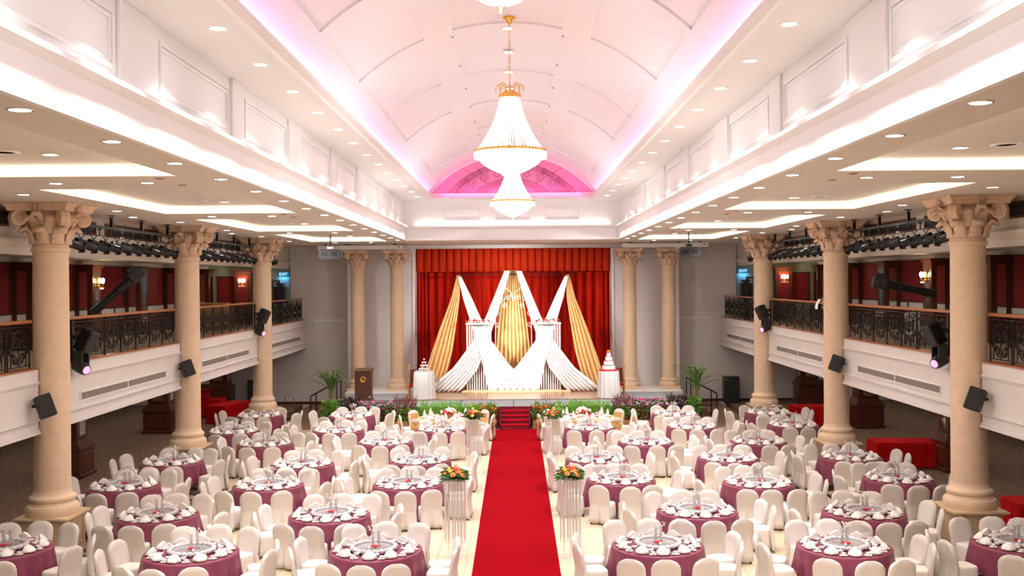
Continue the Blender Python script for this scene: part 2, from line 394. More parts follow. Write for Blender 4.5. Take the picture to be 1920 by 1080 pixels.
# vault: shell, ribs
XS = 3.48; AS = math.asin(XS/RV)
def arc(a, r, y): return (r*sin(a), y, CVZ+r*cos(a))
def band(mb, a0, a1, y0, y1, r0, r1, n):
    ring = []
    for i in range(n+1):
        a = a0+(a1-a0)*i/n
        ring.append([arc(a,r0,y0),arc(a,r0,y1),arc(a,r1,y1),arc(a,r1,y0)])
    mb.loft(ring)
vm = MB(); band(vm,-AS,AS,Y0,YE+.5,RV,RV+.12,40)
va = struct('ceiling_vault', vm, M['vault'], smooth=True)
sk = MB()
for s in (-1, 1): sk.box(*mir(s,XV-.02,XS+.05),Y0,YE+.5,ZU+.1,ZU+.16); sk.box(*mir(s,XS,XS+.1),Y0,YE+.5,ZU+.05,CVZ+RV*cos(AS)+.1)
struct('trim_cove', sk, M['white'])
RD = .04
for a0, a1 in ((-AS,-math.asin(3.0/RV)),(math.asin(3.0/RV),AS)):
    m = MB(); band(m,a0,a1,Y0,YE+.4,RV-RD,RV+.01,6); obj('rib', m.mesh('rib', M['vault'], True), va)
for a0, a1 in ((-math.asin(1.68/RV),-math.asin(1.10/RV)),(math.asin(1.10/RV),math.asin(1.68/RV))):
    m = MB(); band(m,a0,a1,Y0,YE+.4,RV-RD,RV+.01,5); obj('rib', m.mesh('rib', M['vault'], True), va)
for k in range(9):
    y = 3.59+k*STEP/2; hw = .62 if k % 2 == 0 else .34
    m = MB(); band(m,-AS,AS,y-hw,min(y+hw,YE+.45),RV-RD*.96,RV+.01,40); obj('rib', m.mesh('rib', M['vault'], True), va)
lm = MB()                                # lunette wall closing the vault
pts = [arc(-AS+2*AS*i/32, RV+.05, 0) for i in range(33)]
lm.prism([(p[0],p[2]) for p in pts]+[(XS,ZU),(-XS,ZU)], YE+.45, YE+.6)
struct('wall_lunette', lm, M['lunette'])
lr = MB(); rr = []
for i in range(33):
    a = -AS+2*AS*i/32; rr.append([arc(a,RV-.10,YE+.30),arc(a,RV-.10,YE+.46),arc(a,RV+.02,YE+.46),arc(a,RV+.02,YE+.30)])
lr.loft(rr); struct('trim_arch', lr, M['vault'], smooth=True)
# pink light strips in the coves
for s in (-1, 1):
    t = thing('light_strip', f'pink light strip hidden in the {SIDE[s]} cornice of the vault', 'light strip', (s*(XV-.055),0,ZU+.115))
    obj('channel', MB().box(-.012,.012,Y0+.2,YE,-.03,0).mesh('channel', M['trimw']), t)
    area('light', (0,(Y0+YE)/2,.01), (s*.1,0,1), 105, YE-Y0-.5, .02, (1,.30,.66), t, along=(0,1,0))
t = thing('light_strip', 'pink light strip at the foot of the scrollwork lunette', 'light strip', (0,YE+.22,ZU+.105))
obj('channel', MB().box(-2.9,2.9,-.02,.02,-.01,0).mesh('channel', M['trimw']), t)
area('light', (0,0,.01), (0,.22,1), 30, 5.6, .03, (1,.07,.36), t)
# scrollwork on the lunette
def spiral(cx, cz, r, turns, a0, sgn, n=18):
    return [(cx+r*(1-.8*i/n)*cos(a0+sgn*turns*2*PI*i/n), 0, cz+r*(1-.8*i/n)*sin(a0+sgn*turns*2*PI*i/n)) for i in range(n+1)]
t = thing('iron_scrollwork', 'curly iron scrollwork on the pink half-round wall above the stage beam', 'scrollwork', (0,YE+.42,ZU+.10))
def arcpts(rx, h, n=28):                 # circular arc standing on the sill: half width, height
    r = (rx*rx+h*h)/(2*h); am = math.asin(rx/r)
    return [(r*sin(-am+2*am*i/n), 0, h-r+r*cos(-am+2*am*i/n)) for i in range(n+1)]
for rx, h in ((2.75,1.42),(2.5,1.26),(1.7,.78),(1.35,.58)): obj('arc', MB().tube(arcpts(rx,h), .011, 4).mesh('arc', M['ironp']), t)
outer, inner = arcpts(2.62,1.34,28), arcpts(1.52,.68,20)
for i in range(1, 28):
    p = outer[i]; obj('scroll', MB().tube(spiral(p[0],p[2],.10,1.3,i*1.3,1 if i%2 else -1), .008, 4).mesh('scroll', M['ironp']), t)
for i in range(1, 20):
    p = inner[i]; obj('scroll', MB().tube(spiral(p[0],p[2],.085,1.2,i*1.1,1 if i%2 else -1), .008, 4).mesh('scroll', M['ironp']), t)
for s in (-1, 1):
    for (x, z, r, a) in ((1.95,.36,.20,0),(1.62,.62,.2,1.5),(1.15,.85,.2,2.2),(.62,.98,.2,.5),(2.2,.18,.14,2),(1.85,.68,.13,4),(1.3,1.05,.12,1),(.3,1.08,.13,3)):
        obj('scroll', MB().tube(spiral(s*x,z,r,1.5,a if s>0 else PI-a,s), .010, 4).mesh('scroll', M['ironp']), t)
    for (x0,z0,x1,z1) in ((.95,.58,2.05,1.22),(.0,.80,.0,1.43),(1.5,.45,1.9,.1)):
        obj('bar', MB().tube([(s*x0,0,z0),(s*(x0+x1)/2,0,(z0+z1)/2),(s*x1,0,z1)], .010, 4).mesh('bar', M['ironp']), t)

# stage --------------------------------------------------------------
YS, XSG = 39.45, 7.0
struct('floor_stage', MB().box(-XSG,XSG,YS,YP,.004,ZS), M['skirt'])
gc = struct('floor_stage_carpet', MB().box(-XSG,XSG,YS-.02,YP,ZS,ZS+.012), M['greyc'])
for x in (-5.6,-4.2,-2.1,-.9,.0,1.3,2.5,4.4,5.8): obj('joint', MB().box(x-.02,x+.02,YS-.015,41.6,ZS+.008,ZS+.014).mesh('joint', M['black']), gc)
obj('edge', MB().box(-XSG,XSG,41.58,41.62,ZS+.008,ZS+.03).mesh('edge', M['wood']), gc)
pq = struct('floor_parquet', MB().box(-4.45,4.45,41.62,48.6,ZS+.005,ZS+.03), M['parquet'])
for s in (-1, 1): struct('floor_stage_ledge_'+SIDE[s], MB().box(*mir(s,HX,XSG+.3),44.2,YP,ZS-.7,ZS+.06,.01), M['trimw'])
sh = MB(); sh.box(-5.4,5.4,48.7,48.9,0,8); sh.box(-5.4,-5.2,YB,48.9,0,8); sh.box(5.2,5.4,YB,48.9,0,8); sh.box(-5.4,5.4,YB,48.9,7.3,7.5); sh.box(-5.4,5.4,YP,48.9,-.3,ZS)
struct('wall_stage_house', sh, M['black'])
st = thing('stage_steps', 'red carpeted steps leading from the aisle carpet up to the stage', 'steps', (.05,38.62,.012))
for i in range(4):
    obj('tread', MB().box(-.55,.55,.03+.2*i,.26+.2*i,.125+.15*i,.165+.15*i,.012).mesh('tread', M['step']), st)
    obj('riser', MB().box(-.55,.55,.07+.2*i,.10+.2*i,0+.15*i,.125+.15*i).mesh('riser', M['skirt']), st)
for s in (-1, 1): obj('stringer', MB().prism([(0,0),(0,.20),(.72,.72),(.80,.72),(.80,0)], s*.56-.02, s*.56+.02, 'x').mesh('stringer', M['black']), st)
tag(obj('red_carpet', MB().box(-.75,.95,Y0+.1,38.60,.0005,.012).mesh('red_carpet', M['red'])), 'long bright red aisle carpet running up to the stage steps', 'carpet')
for s in (-1, 1):
    t = thing('side_steps', f'dark side steps with black handrail at the {SIDE[s]} end of the stage', 'steps', (s*XSG,42.2,.006))
    for i in range(4): obj('tread', MB().box(*mir(s,.02,.32*(4-i)),-.05,1.1,.15*i,.15*i+.15).mesh('tread', M['brown']), t)
    a, b = (s*.1,-.1,.92+.66), (s*1.35,-.1,.92)
    obj('handrail', MB().tube([a,b], .028, 8).mesh('handrail', M['iron']), t)
    for x, zt, zb in ((.1,1.58,.5),(.28,1.49,.45),(1.12,1.04,0),(1.35,.92,0)): obj('post', MB().box(s*x-.02,s*x+.02,-.12,-.08,zb,zt).mesh('post', M['iron']), t)
    obj('bar', MB().box(*mir(s,.28,1.12),-.11,-.09,.42,.45).mesh('bar', M['iron']), t)

# stage curtains -----------------------------------------------------
def curtain(x0, x1, z0, z1, y, n, amp, name='curtain'):
    m = MB(); nu = n*6
    m.slab(lambda u,v: (x0+(x1-x0)*u, y+amp*(.75+.25*sin(7*u+1))*sin(2*PI*n*u+.6*sin(9*u))+.015*sin(31*u+3*v), z1+(z0-z1)*v), nu, 6, .02)
    return m
o = obj('stage_curtain', curtain(-5.0,5.0,ZS+.04,7.2,48.0,24,.16).mesh('stage_curtain', M['curtain'], 'full')); tag(o, 'red velvet back curtain in deep folds filling the stage opening', 'curtain')
for s in (-1, 1):
    a, b = mir(s,4.0,4.75)
    tag(obj('side_curtain', curtain(a,b,ZS+.04,7.2,47.68,4,.11).mesh('side_curtain', M['curtain'], 'full')), f'narrow red side curtain at the {SIDE[s]} edge of the stage opening', 'curtain')
pm = thing('pelmet', 'pleated orange-red pelmet across the top of the stage opening', 'pelmet', (0,47.12,6.05))
n = 26
for i in range(n):
    x = -4.45+8.9*i/n; dx = 8.9/n
    obj('pleat', MB().slab(lambda u,v: (x+dx*(.03+.94*u), -.09*sin(PI*u)**.5, 1.1*v-.015*sin(PI*u)), 6, 3, .02).mesh('pleat', M['pelmet'], 'full'), pm)
obj('backing', MB().box(-4.45,4.45,.02,.04,.02,1.1).mesh('backing', M['curtain']), pm)
tag(obj('curtain_pipe', MB().cyl((-2.5,45.3,5.90),(3.2,45.3,5.90),.02).mesh('curtain_pipe', M['iron'])), 'thin dark pipe carrying the white and gold stage drapes', 'pipe')

t = thing('light_strip', 'warm light strip lying on the ledge below the scrollwork wall', 'light strip', (0,YE+.30,ZL+.035))
obj('channel', MB().box(-4.0,4.0,-.03,.03,0,.02).mesh('channel', M['trimw']), t)
area('light', (0,0,.03), (0,.35,1), 20, 7.8, .04, (1,.92,.82), t)
# ------------------------------------------------------------------ columns
def rsq(r, n=4): pass
def make_column(r, zt, plinth, name, label):
    t = thing(name, label, 'column')
    if plinth:
        hw = .475; m = MB()
        m.box(-hw,hw,-hw,hw,.12,.78,.01); m.box(-hw-.05,hw+.05,-hw-.05,hw+.05,0,.10,.02); m.box(-hw-.025,hw+.025,-hw-.025,hw+.025,.10,.14)
        m.loft([[(x*k,y*k,z) for x,y in ((-1,-1),(1,-1),(1,1),(-1,1))] for k,z in ((hw,.76),(hw+.02,.79),(hw+.06,.82),(hw+.09,.83),(hw+.09,.87))])
        p = obj('plinth', m.mesh('plinth', M['marble']), t)
        for q in range(4):
            f = MB(); f.M = Matrix.Rotation(q*PI/2,4,'Z')
            for (a,b,c,d) in ((-.36,.36,.22,.25),(-.36,.36,.68,.71),(-.36,-.33,.25,.68),(.33,.36,.25,.68)): f.box(a,b,-hw-.015,-hw,c,d)
            obj('panel_moulding', f.mesh('panel_moulding', M['marble']), p)
        z0 = .87
    else:
        z0 = 0; obj('plinth', MB().box(-r*1.5,r*1.5,-r*1.5,r*1.5,0,.10,.01).mesh('plinth', M['sand']), t); z0 = .10
    k = r/.345
    pr = [(1.42,0),(1.44,.03),(1.46,.09),(1.44,.15),(1.38,.19),(1.27,.20),(1.22,.23),(1.20,.26),(1.24,.28),(1.27,.32),(1.24,.36),(1.16,.38),(1.10,.39),(1.04,.44),(1.0,.50)]
    obj('base', MB().lathe([(r*a,z0+b*k) for a,b in pr], 40).mesh('base', M['sand'], True), t)
    zc = zt-.86*k
    obj('shaft', MB().lathe([(r,z0+.5*k),(r*.995,z0+2),(r*.95,zc-.12*k),(r*.95,zc-.10*k),(r*1.03,zc-.09*k),(r*1.05,zc-.05*k),(r*1.03,zc-.02*k),(r*.97,zc)], 40).mesh('shaft', M['sand'], True), t)
    cp = obj('capital', MB().lathe([(r*.97,zc),(r*.98,zc+.30*k),(r*1.05,zc+.5*k),(r*1.25,zc+.66*k),(r*1.35,zc+.70*k)], 32).mesh('capital', M['sandcap'], True), t)
    def leaf(h, wdt, lean, r0, zb):
        def P(u, v):
            x = (u-.5)*2; ww = wdt*(1-.25*v+.10*sin(v*PI*5))*(1 if v < .85 else 1-2.2*(v-.85))
            curl = lean*v*v*(1.0+.9*max(0,v-.7)/.3)
            zz = h*(v if v < .86 else .86+.14*(1-((v-.86)/.14*1.6)**2*.9))
            return (x*ww, -(r0+.02*k+curl+.045*k*(1-x*x)-.02*k*abs(sin(x*7))), zb+zz)
        m = MB(); m.slab(P, 8, 10, .025*k); return m.mesh('leaf', M['sandcap'], 'full')
    l1 = leaf(.34*k, .13*k, .12*k, r*.96, zc+.06*k); l2 = leaf(.36*k, .13*k, .15*k, r*.98, zc+.26*k); l3 = leaf(.26*k, .10*k, .20*k, r*1.0, zc+.42*k)
    for q in range(8):
        obj('leaf', l1, cp, rot=(0,0,q*PI/4)); obj('leaf', l2, cp, rot=(0,0,q*PI/4+PI/8)); obj('leaf', l3, cp, rot=(0,0,q*PI/4))
    vm = MB(); c = (r*1.78, zc+.56*k)
    sp = [(c[0]+.145*k*(1-.78*i/34)*cos(PI*.5-i/34*2.3*2*PI), 0, c[1]+.145*k*(1-.78*i/34)*sin(PI*.5-i/34*2.3*2*PI)) for i in range(35)]
    st = [(r*1.05,0,zc+.42*k),(r*1.3,0,zc+.58*k),(r*1.55,0,zc+.69*k)]
    for off in (-.06,-.03,0,.03,.06): vm.tube([(a,off*k,b) for a,_,b in st+sp], .036*k, 5)
    vm.cyl((c[0],-.085*k,c[1]),(c[0],.085*k,c[1]),.045*k,n=10)
    ve = vm.mesh('volute', M['sandcap'], True)
    for q in range(4): obj('volute', ve, cp, rot=(0,0,PI/4+q*PI/2))
    h2 = MB()                            # small inner scrolls of each face
    for sx in (-1,1): h2.tube([(sx*(.05*k+.0),-r*1.12-.02*i/20,zc+.38*k+.2*k*i/20) for i in range(6)]+[(sx*(.09*k)+.07*k*(1-.75*i/16)*cos(PI/2+sx*i/16*9), -r*1.22, zc+.60*k+.07*k*(1-.75*i/16)*sin(PI/2+sx*i/16*9)) for i in range(17)], .022*k, 5)
    hm = h2.mesh('scroll', M['sandcap'], True)
    for q in range(4): obj('scroll', hm, cp, rot=(0,0,q*PI/2))
    ab = MB(); rings = []
    def plan(g):
        out = []
        for q in range(4):
            a0 = q*PI/2
            for i in range(9):
                u = -1+2*i/8; x = u*g; y = -(g*(1-.16*(1-u*u)))
                if i in (0,8): x *= .93
                out.append((x*cos(a0)-y*sin(a0), x*sin(a0)+y*cos(a0)))
        return out
    for g, z in ((1.72,.70),(1.76,.74),(1.78,.76),(1.86,.79),(1.98,.835),(2.0,.86)): rings.append([(x,y,zc+z*k) for x,y in plan(g*r)])
    ab.loft(rings); obj('abacus', ab.mesh('abacus', M['sandcap'], False), cp)
    fm = MB()
    for q in range(4):
        a = q*PI/2-PI/2
        for j in range(6): fm.sphere((r*1.66*cos(a)+.05*k*cos(j)*-sin(a), r*1.66*sin(a)+.05*k*cos(j)*cos(a), zc+.76*k+.05*k*sin(j)), .035*k, 6, 4)
    obj('rosette', fm.mesh('rosette', M['sandcap'], True), cp)
    return t
col0 = make_column(.36, ZA-.006, True, 'hall_column', '')
nm = ['nearest the camera', 'in the middle', 'nearest the stage']
first = True
for s in (-1, 1):
    for k, y in enumerate(YC):
        lab = f'tall tan column on a marble plinth, {SIDE[s]} colonnade, {nm[k]}'
        if first: col0.location = (s*XC,y,.004); col0['label'] = lab; first = False
        else: dup(col0, (s*XC,y,.004), 0, lab)
sc0 = make_column(.30, 7.0-(ZS+.06), False, 'stage_column', '')
first = True
for s in (-1, 1):
    for x, nmx in ((6.87,'farther from'),(5.15,'next to')):
        lab = f'slim tan column {nmx} the red curtain, on the {SIDE[s]} of the stage'
        if first: sc0.location = (s*x,45.3,ZS+.06); sc0['label'] = lab; first = False
        else: dup(sc0, (s*x,45.3,ZS+.06), 0, lab)

# ------------------------------------------------------------------ balconies
BAYS = [(12.0,20.77,'nearest the camera'),(21.53,29.52,'between the first and second column'),(30.28,38.32,'between the second and third column'),(39.08,47.1,'beside the stage wall')]
for s in (-1, 1):
    sl = MB(); sl.box(*mir(s,XF+.15,XG),Y0,48.4,3.5,3.72); struct('floor_balcony_'+SIDE[s], sl, M['tancarpet'])
    struct('ceiling_lower_'+SIDE[s], MB().box(*mir(s,XF+.15,XG),Y0,YB,2.78,2.86), M['white'])
    for k, (a, b, nmb) in enumerate(BAYS):
        t = thing('balcony_parapet', f'white panelled balcony front with a long vent, {SIDE[s]} side, {nmb}', 'balcony', (s*XF,(a+b)/2,ZB_)); h = (b-a)/2
        def pz(z0,z1,d,y0=-h,y1=h,bv=.006): return MB().box(*mir(-s,-.14,d),y0,y1,z0,z1,bv)
        obj('panel', pz(.0,ZK-ZB_-.02,0).mesh('panel', M['parapet']), t)
        for z0,z1,d in ((-.0,.05,.05),(.05,.10,.03),(.27,.31,.045),(.31,.33,.02),(1.0,1.04,.03),(1.04,1.06,.05)): obj('moulding', pz(z0,z1,d).mesh('moulding', M['parapet']), t)
        obj('coping', MB().box(*mir(-s,-.30,.02),-h,h,ZK-ZB_-.03,ZK-ZB_,.006).mesh('coping', M['rail']), t)
        if k: 
            vl = min(2.75, h-1.0); v = MB()
            v.box(*mir(-s,.001,.006),-vl,vl,.46,.62)
            ve = obj('vent', v.mesh('vent', M['vent']), t)
            sm = MB().box(*mir(-s,.006,.02),-vl,vl,-.012,.012).mesh('slat', M['slat'])
            for q in range(4): obj('slat', sm, ve, (0,0,.48+.04*q))
            fm = MB()
            for (y0,y1,z0,z1) in ((-vl-.03,vl+.03,.43,.46),(-vl-.03,vl+.03,.62,.65),(-vl-.03,-vl,.46,.62),(vl,vl+.03,.46,.62),(-.02,.02,.46,.62)): fm.box(*mir(-s,0,.022),y0,y1,z0,z1)
            obj('vent_frame', fm.mesh('vent_frame', M['trimw']), t)
        # railing
        rl = thing('railing', f'black scroll railing with wooden handrail, {SIDE[s]} balcony, {nmb}', 'railing', (s*(XF+.16),(a+b)/2,ZK))
        obj('handrail', MB().box(-.05,.05,-h,h,.91,.98,.02).mesh('handrail', M['rail']), rl)
        for z in (.05,.84): obj('rail_bar', MB().box(-.012,.012,-h,h,z,z+.02).mesh('rail_bar', M['iron']), rl)
        npan = int(2*h/.95); dx = 2*h/npan
        pk = MB().box(-.011,.011,-.011,.011,0,.91).mesh('picket', M['iron'])
        sm = MB()
        def sw(cy,cz,r,tn,a0,sg): return [(0,p[0],p[2]) for p in spiral(cy,cz,r,tn,a0,sg,14)]
        for q in (-1,1):
            sm.tube([(0,q*.28*cos(v*PI/12-PI/2),.44+.34*sin(v*PI/12-PI/2)) for v in range(13)], .013, 4)
            sm.tube(sw(q*.15,.22,.12,1.3,0,q), .015, 4); sm.tube(sw(q*.14,.52,.13,1.4,2,q), .015, 4); sm.tube(sw(q*.24,.66,.08,1.2,1,-q), .014, 4); sm.tube(sw(q*.3,.38,.09,1.3,4,q), .014, 4)
            for cz in (.3,.45,.6): sm.sphere((0,q*.20,cz), .034, 6, 4)
        sm.tube([(0,0,.06),(0,0,.84)], .011, 4)
        for q in (-.3,.3): sm.box(-.008,.008,q-.008,q+.008,.07,.84)
        for z in (.72,.76): sm.box(-.006,.006,-.38,.38,z,z+.008)
        sm.sphere((0,0,.45), .05, 6, 4); sm = sm.mesh('scroll', M['iron'])
        for i in range(npan+1):
            y = -h+dx*i
            for q in (-.04,.04):
                if abs(y+q) < h: obj('picket', pk, rl, (0,y+q,0))
            if i < npan: obj('scroll', sm, rl, (0,y+dx/2,0), sc=(1,dx/.95,1))
    # back wall of the balcony: dado, red fabric panels, pilasters with mirrors and sconces
    dd = MB(); dd.box(*mir(s,XW-.05,XW),Y0,48.4,3.72,4.50); dd.box(*mir(s,XW-.10,XW),Y0,48.4,4.46,4.52)
    struct('trim_dado_'+SIDE[s], dd, M['wood']); struct('trim_dado_cap_'+SIDE[s], MB().box(*mir(s,XW-.03,XW),Y0,48.4,4.52,4.72), M['white'])
    PY = [17.0,21.3,25.5,29.8,34.0,38.3,42.5,46.7]
    for i in range(len(PY)-1):
        y0, y1 = PY[i]+.5, PY[i+1]-.5
        t = thing('fabric_panel', f'dark red fabric wall panel, {ORD[7-i]} from the stage end, upper {SIDE[s]} balcony wall', 'wall panel', (s*XW,(y0+y1)/2,4.78), 0, 'red balcony wall panels')
        hy = (y1-y0)/2
        obj('fabric', MB().box(*mir(-s,0,.03),-hy,hy,0,1.42,.005).mesh('fabric', M['redpanel']), t)
        fr = MB()
        for (p,q,u,v) in ((-hy-.05,hy+.05,-.05,0),(-hy-.05,hy+.05,1.42,1.47),(-hy-.05,-hy,0,1.42),(hy,hy+.05,0,1.42)): fr.box(*mir(-s,0,.05),p,q,u,v)
        obj('frame', fr.mesh('frame', M['wood']), t)
    for i, y in enumerate(PY):
        sc = i in (1,3,4,5) 
        t = thing('mirror_pilaster', f'mahogany pilaster with tall mirrors, {ORD[8-i]} from the stage end, upper {SIDE[s]} balcony', 'pilaster', (s*XW,y,3.72), 0, 'balcony pilasters')
        D = .62
        m = MB(); m.box(*mir(-s,0,D),-.36,.36,.62,2.50,.01); m.box(*mir(-s,0,D+.12),-.48,.48,0,.50,.02); m.box(*mir(-s,0,D+.06),-.42,.42,.50,.62,.02); m.box(*mir(-s,0,D+.05),-.42,.42,2.42,2.53,.01)
        obj('body', m.mesh('body', M['wood']), t)
        obj('mirror', MB().box(*mir(-s,.18,D-.18),-.368,-.355,.80,2.28).mesh('mirror', M['mirror']), t)
        obj('mirror', MB().box(*mir(-s,D-.005,D+.008),-.17,.17,.80,2.28).mesh('mirror', M['mirror']), t)
        if i in (4,6):
            sconce_pos = (s*(XW-D-.01), y, 5.72)
            lab = f'brass candle sconce with glowing bulbs, {ORD[{4:2,6:1}[i]]} from the stage, {SIDE[s]} balcony pilasters'
            SCONCES = globals().setdefault('SCONCES', []); SCONCES.append((sconce_pos, -s*PI/2, lab))

    # end of the balcony beside the stage: framed red panel, pilaster, door, exit sign
    t = thing('fabric_panel', f'framed red fabric panel on the end wall of the {SIDE[s]} balcony', 'wall panel', (s*13.55,48.4,4.55))
    obj('fabric', MB().box(-.38,.38,-.05,-.02,0,1.3).mesh('fabric', M['redpanel']), t); f = MB()
    for (p,q,u,v) in ((-.45,.45,-.07,0),(-.45,.45,1.3,1.37),(-.45,-.38,0,1.3),(.38,.45,0,1.3)): f.box(p,q,-.07,0,u,v)
    obj('frame', f.mesh('frame', M['wood']), t)
    t = thing('mirror_pilaster', f'red-backed mahogany pilaster on the end wall of the {SIDE[s]} balcony', 'pilaster', (s*12.7,48.4,3.72))
    m = MB(); m.box(-.40,.40,-.35,0,.5,2.36,.01); m.box(-.48,.48,-.45,0,0,.5,.02); m.box(-.5,.5,-.42,0,2.36,2.5,.03); obj('body', m.mesh('body', M['wood']), t)
    obj('panel', MB().box(-.25,.25,-.362,-.345,.7,2.2).mesh('panel', M['redpanel']), t)
    SCONCES.append(((s*12.7,48.03,5.72), 0, f'brass candle sconce with glowing bulbs on the end pilaster, {SIDE[s]} balcony'))
    d = thing('door_%d' % (1 if s < 0 else 2), f'dark wooden door at the stage end of the {SIDE[s]} balcony', 'door', (s*11.75,48.4,3.72)); d['kind'] = 'structure'
    obj('leaf', MB().box(-.42,.42,-.05,0,0,2.05).mesh('leaf', M['wood']), d); obj('handle', MB().cyl((.3*-s,-.12,1.0),(.3*-s,-.05,1.0),.02).mesh('handle', M['brass']), d)
    for u in (.25,1.15): obj('door_panel', MB().box(-.28,.28,-.065,-.05,u,u+.7,.01).mesh('door_panel', M['wood']), d)
    e = thing('exit_sign', f'glowing blue exit sign on the corridor wall, {SIDE[s]} balcony', 'sign', (s*10.85,48.38,6.0))
    obj('box', MB().box(-.26,.26,-.06,0,-.10,.10,.01).mesh('box', M['exitp']), e)
    cu = bpy.data.curves.new('exit_text','FONT'); cu.body = 'EXIT'; cu.size = .19; cu.extrude = .004; cu.align_x = 'CENTER'; cu.align_y = 'CENTER'
    to = bpy.data.objects.new('exit_tmp', cu); COL.objects.link(to); bpy.context.view_layer.update()
    me = bpy.data.meshes.new_from_object(to.evaluated_get(bpy.context.evaluated_depsgraph_get())); bpy.data.objects.remove(to)
    me.materials.clear(); me.materials.append(M['exitt']); obj('letters', me, e, (0,-.065,0), (R(90),0,0))
    area('light', (0,-.1,-.12), (0,.3,-1), 2.2, .4, .05, (.1,.45,1), e)
    # ground floor piers under the balcony
    for k, (x, y) in enumerate(((12.8,21.1),(12.95,29.9),(13.3,38.7),(13.3,46.4))):
        t = thing('wood_pier', f'square mahogany pier with a mirror panel under the {SIDE[s]} balcony, {ORD[4-k]} from the stage', 'pier', (s*x,y,.006), 0, 'piers under the balconies')
        m = MB(); m.box(-.58,.58,-.58,.58,0,.12,.02); m.box(-.52,.52,-.52,.52,.12,.80,.01)
        m.loft([[(a*q,b*q,z) for a,b in ((-1,-1),(1,-1),(1,1),(-1,1))] for q,z in ((.55,.80),(.55,.86),(.42,1.05),(.40,1.08))]); m.box(-.38,.38,-.38,.38,1.08,2.77,.01)
        obj('body', m.mesh('body', M['wood']), t)
        for q in range(4):
            f = MB(); f.M = Matrix.Rotation(q*PI/2,4,'Z'); f.box(-.2,.2,-.392,-.378,1.2,2.6); obj('mirror', f.mesh('mirror', M['mirror']), t)
            f = MB(); f.M = Matrix.Rotation(q*PI/2,4,'Z'); f.box(-.38,.38,-.54,-.515,.22,.70,.01); obj('panel', f.mesh('panel', M['wood']), t)
    # lower end wall: wood dado and red panel
    t = thing('wall_dado', f'mahogany dado with a red panel on the end wall under the {SIDE[s]} balcony', 'wall panel', (s*14.6,YB,.006))
    obj('dado', MB().box(-.48,.48,-.08,0,0,.95,.01).mesh('dado', M['wood']), t); obj('panel', MB().box(-.42,.42,-.05,0,1.15,2.5,.01).mesh('panel', M['redpanel']), t)
# sconces
def make_sconce():
    t = thing('wall_sconce', '', 'sconce', (0,0,0))
    m = MB(); m.box(-.05,.05,-.03,0,-.28,.12,.01); m.sphere((0,-.05,-.2),.05,8,5); m.tube([(0,-.05,-.2),(0,-.06,-.34)],[.02,.006],6)
    for q in (-.13,0,.13): m.tube([(0,-.03,-.2),(q*.6,-.10,-.24),(q,-.14-.04*(q==0),-.17),(q,-.14-.04*(q==0),-.10)], .010, 5)
    obj('bracket', m.mesh('bracket', M['brass'], True), t)
    for q in (-.13,0,.13):
        y = -.14-.04*(q==0)
        obj('shade', MB().lathe([(.02,-.10),(.045,-.06),(.05,.06)],10,(q,y,0),cap1=False).mesh('shade', M['shade'], True), t)
        obj('bulb', MB().lathe([(.010,-.08),(.022,-.03),(.018,.03),(.004,.09)],8,(q,y,0)).mesh('bulb', M['bulb'], True), t)
    dm = MB()
    for q in range(7): dm.sphere((-.15+.05*q,-.15,-.25-.03*(q%2)),.014,6,4)
    obj('drops', dm.mesh('drops', M['crystal']), t)
    point('light', (0,-.32,.05), 11, (1,.72,.42), .06, t)
    return t
s0 = make_sconce()
for i, (p, rz, lab) in enumerate(SCONCES):
    if i == 0: s0.location = p; s0.rotation_euler = (0,0,rz); s0['label'] = lab; s0['group'] = 'balcony sconces'
    else: dup(s0, p, rz, lab, 'balcony sconces')

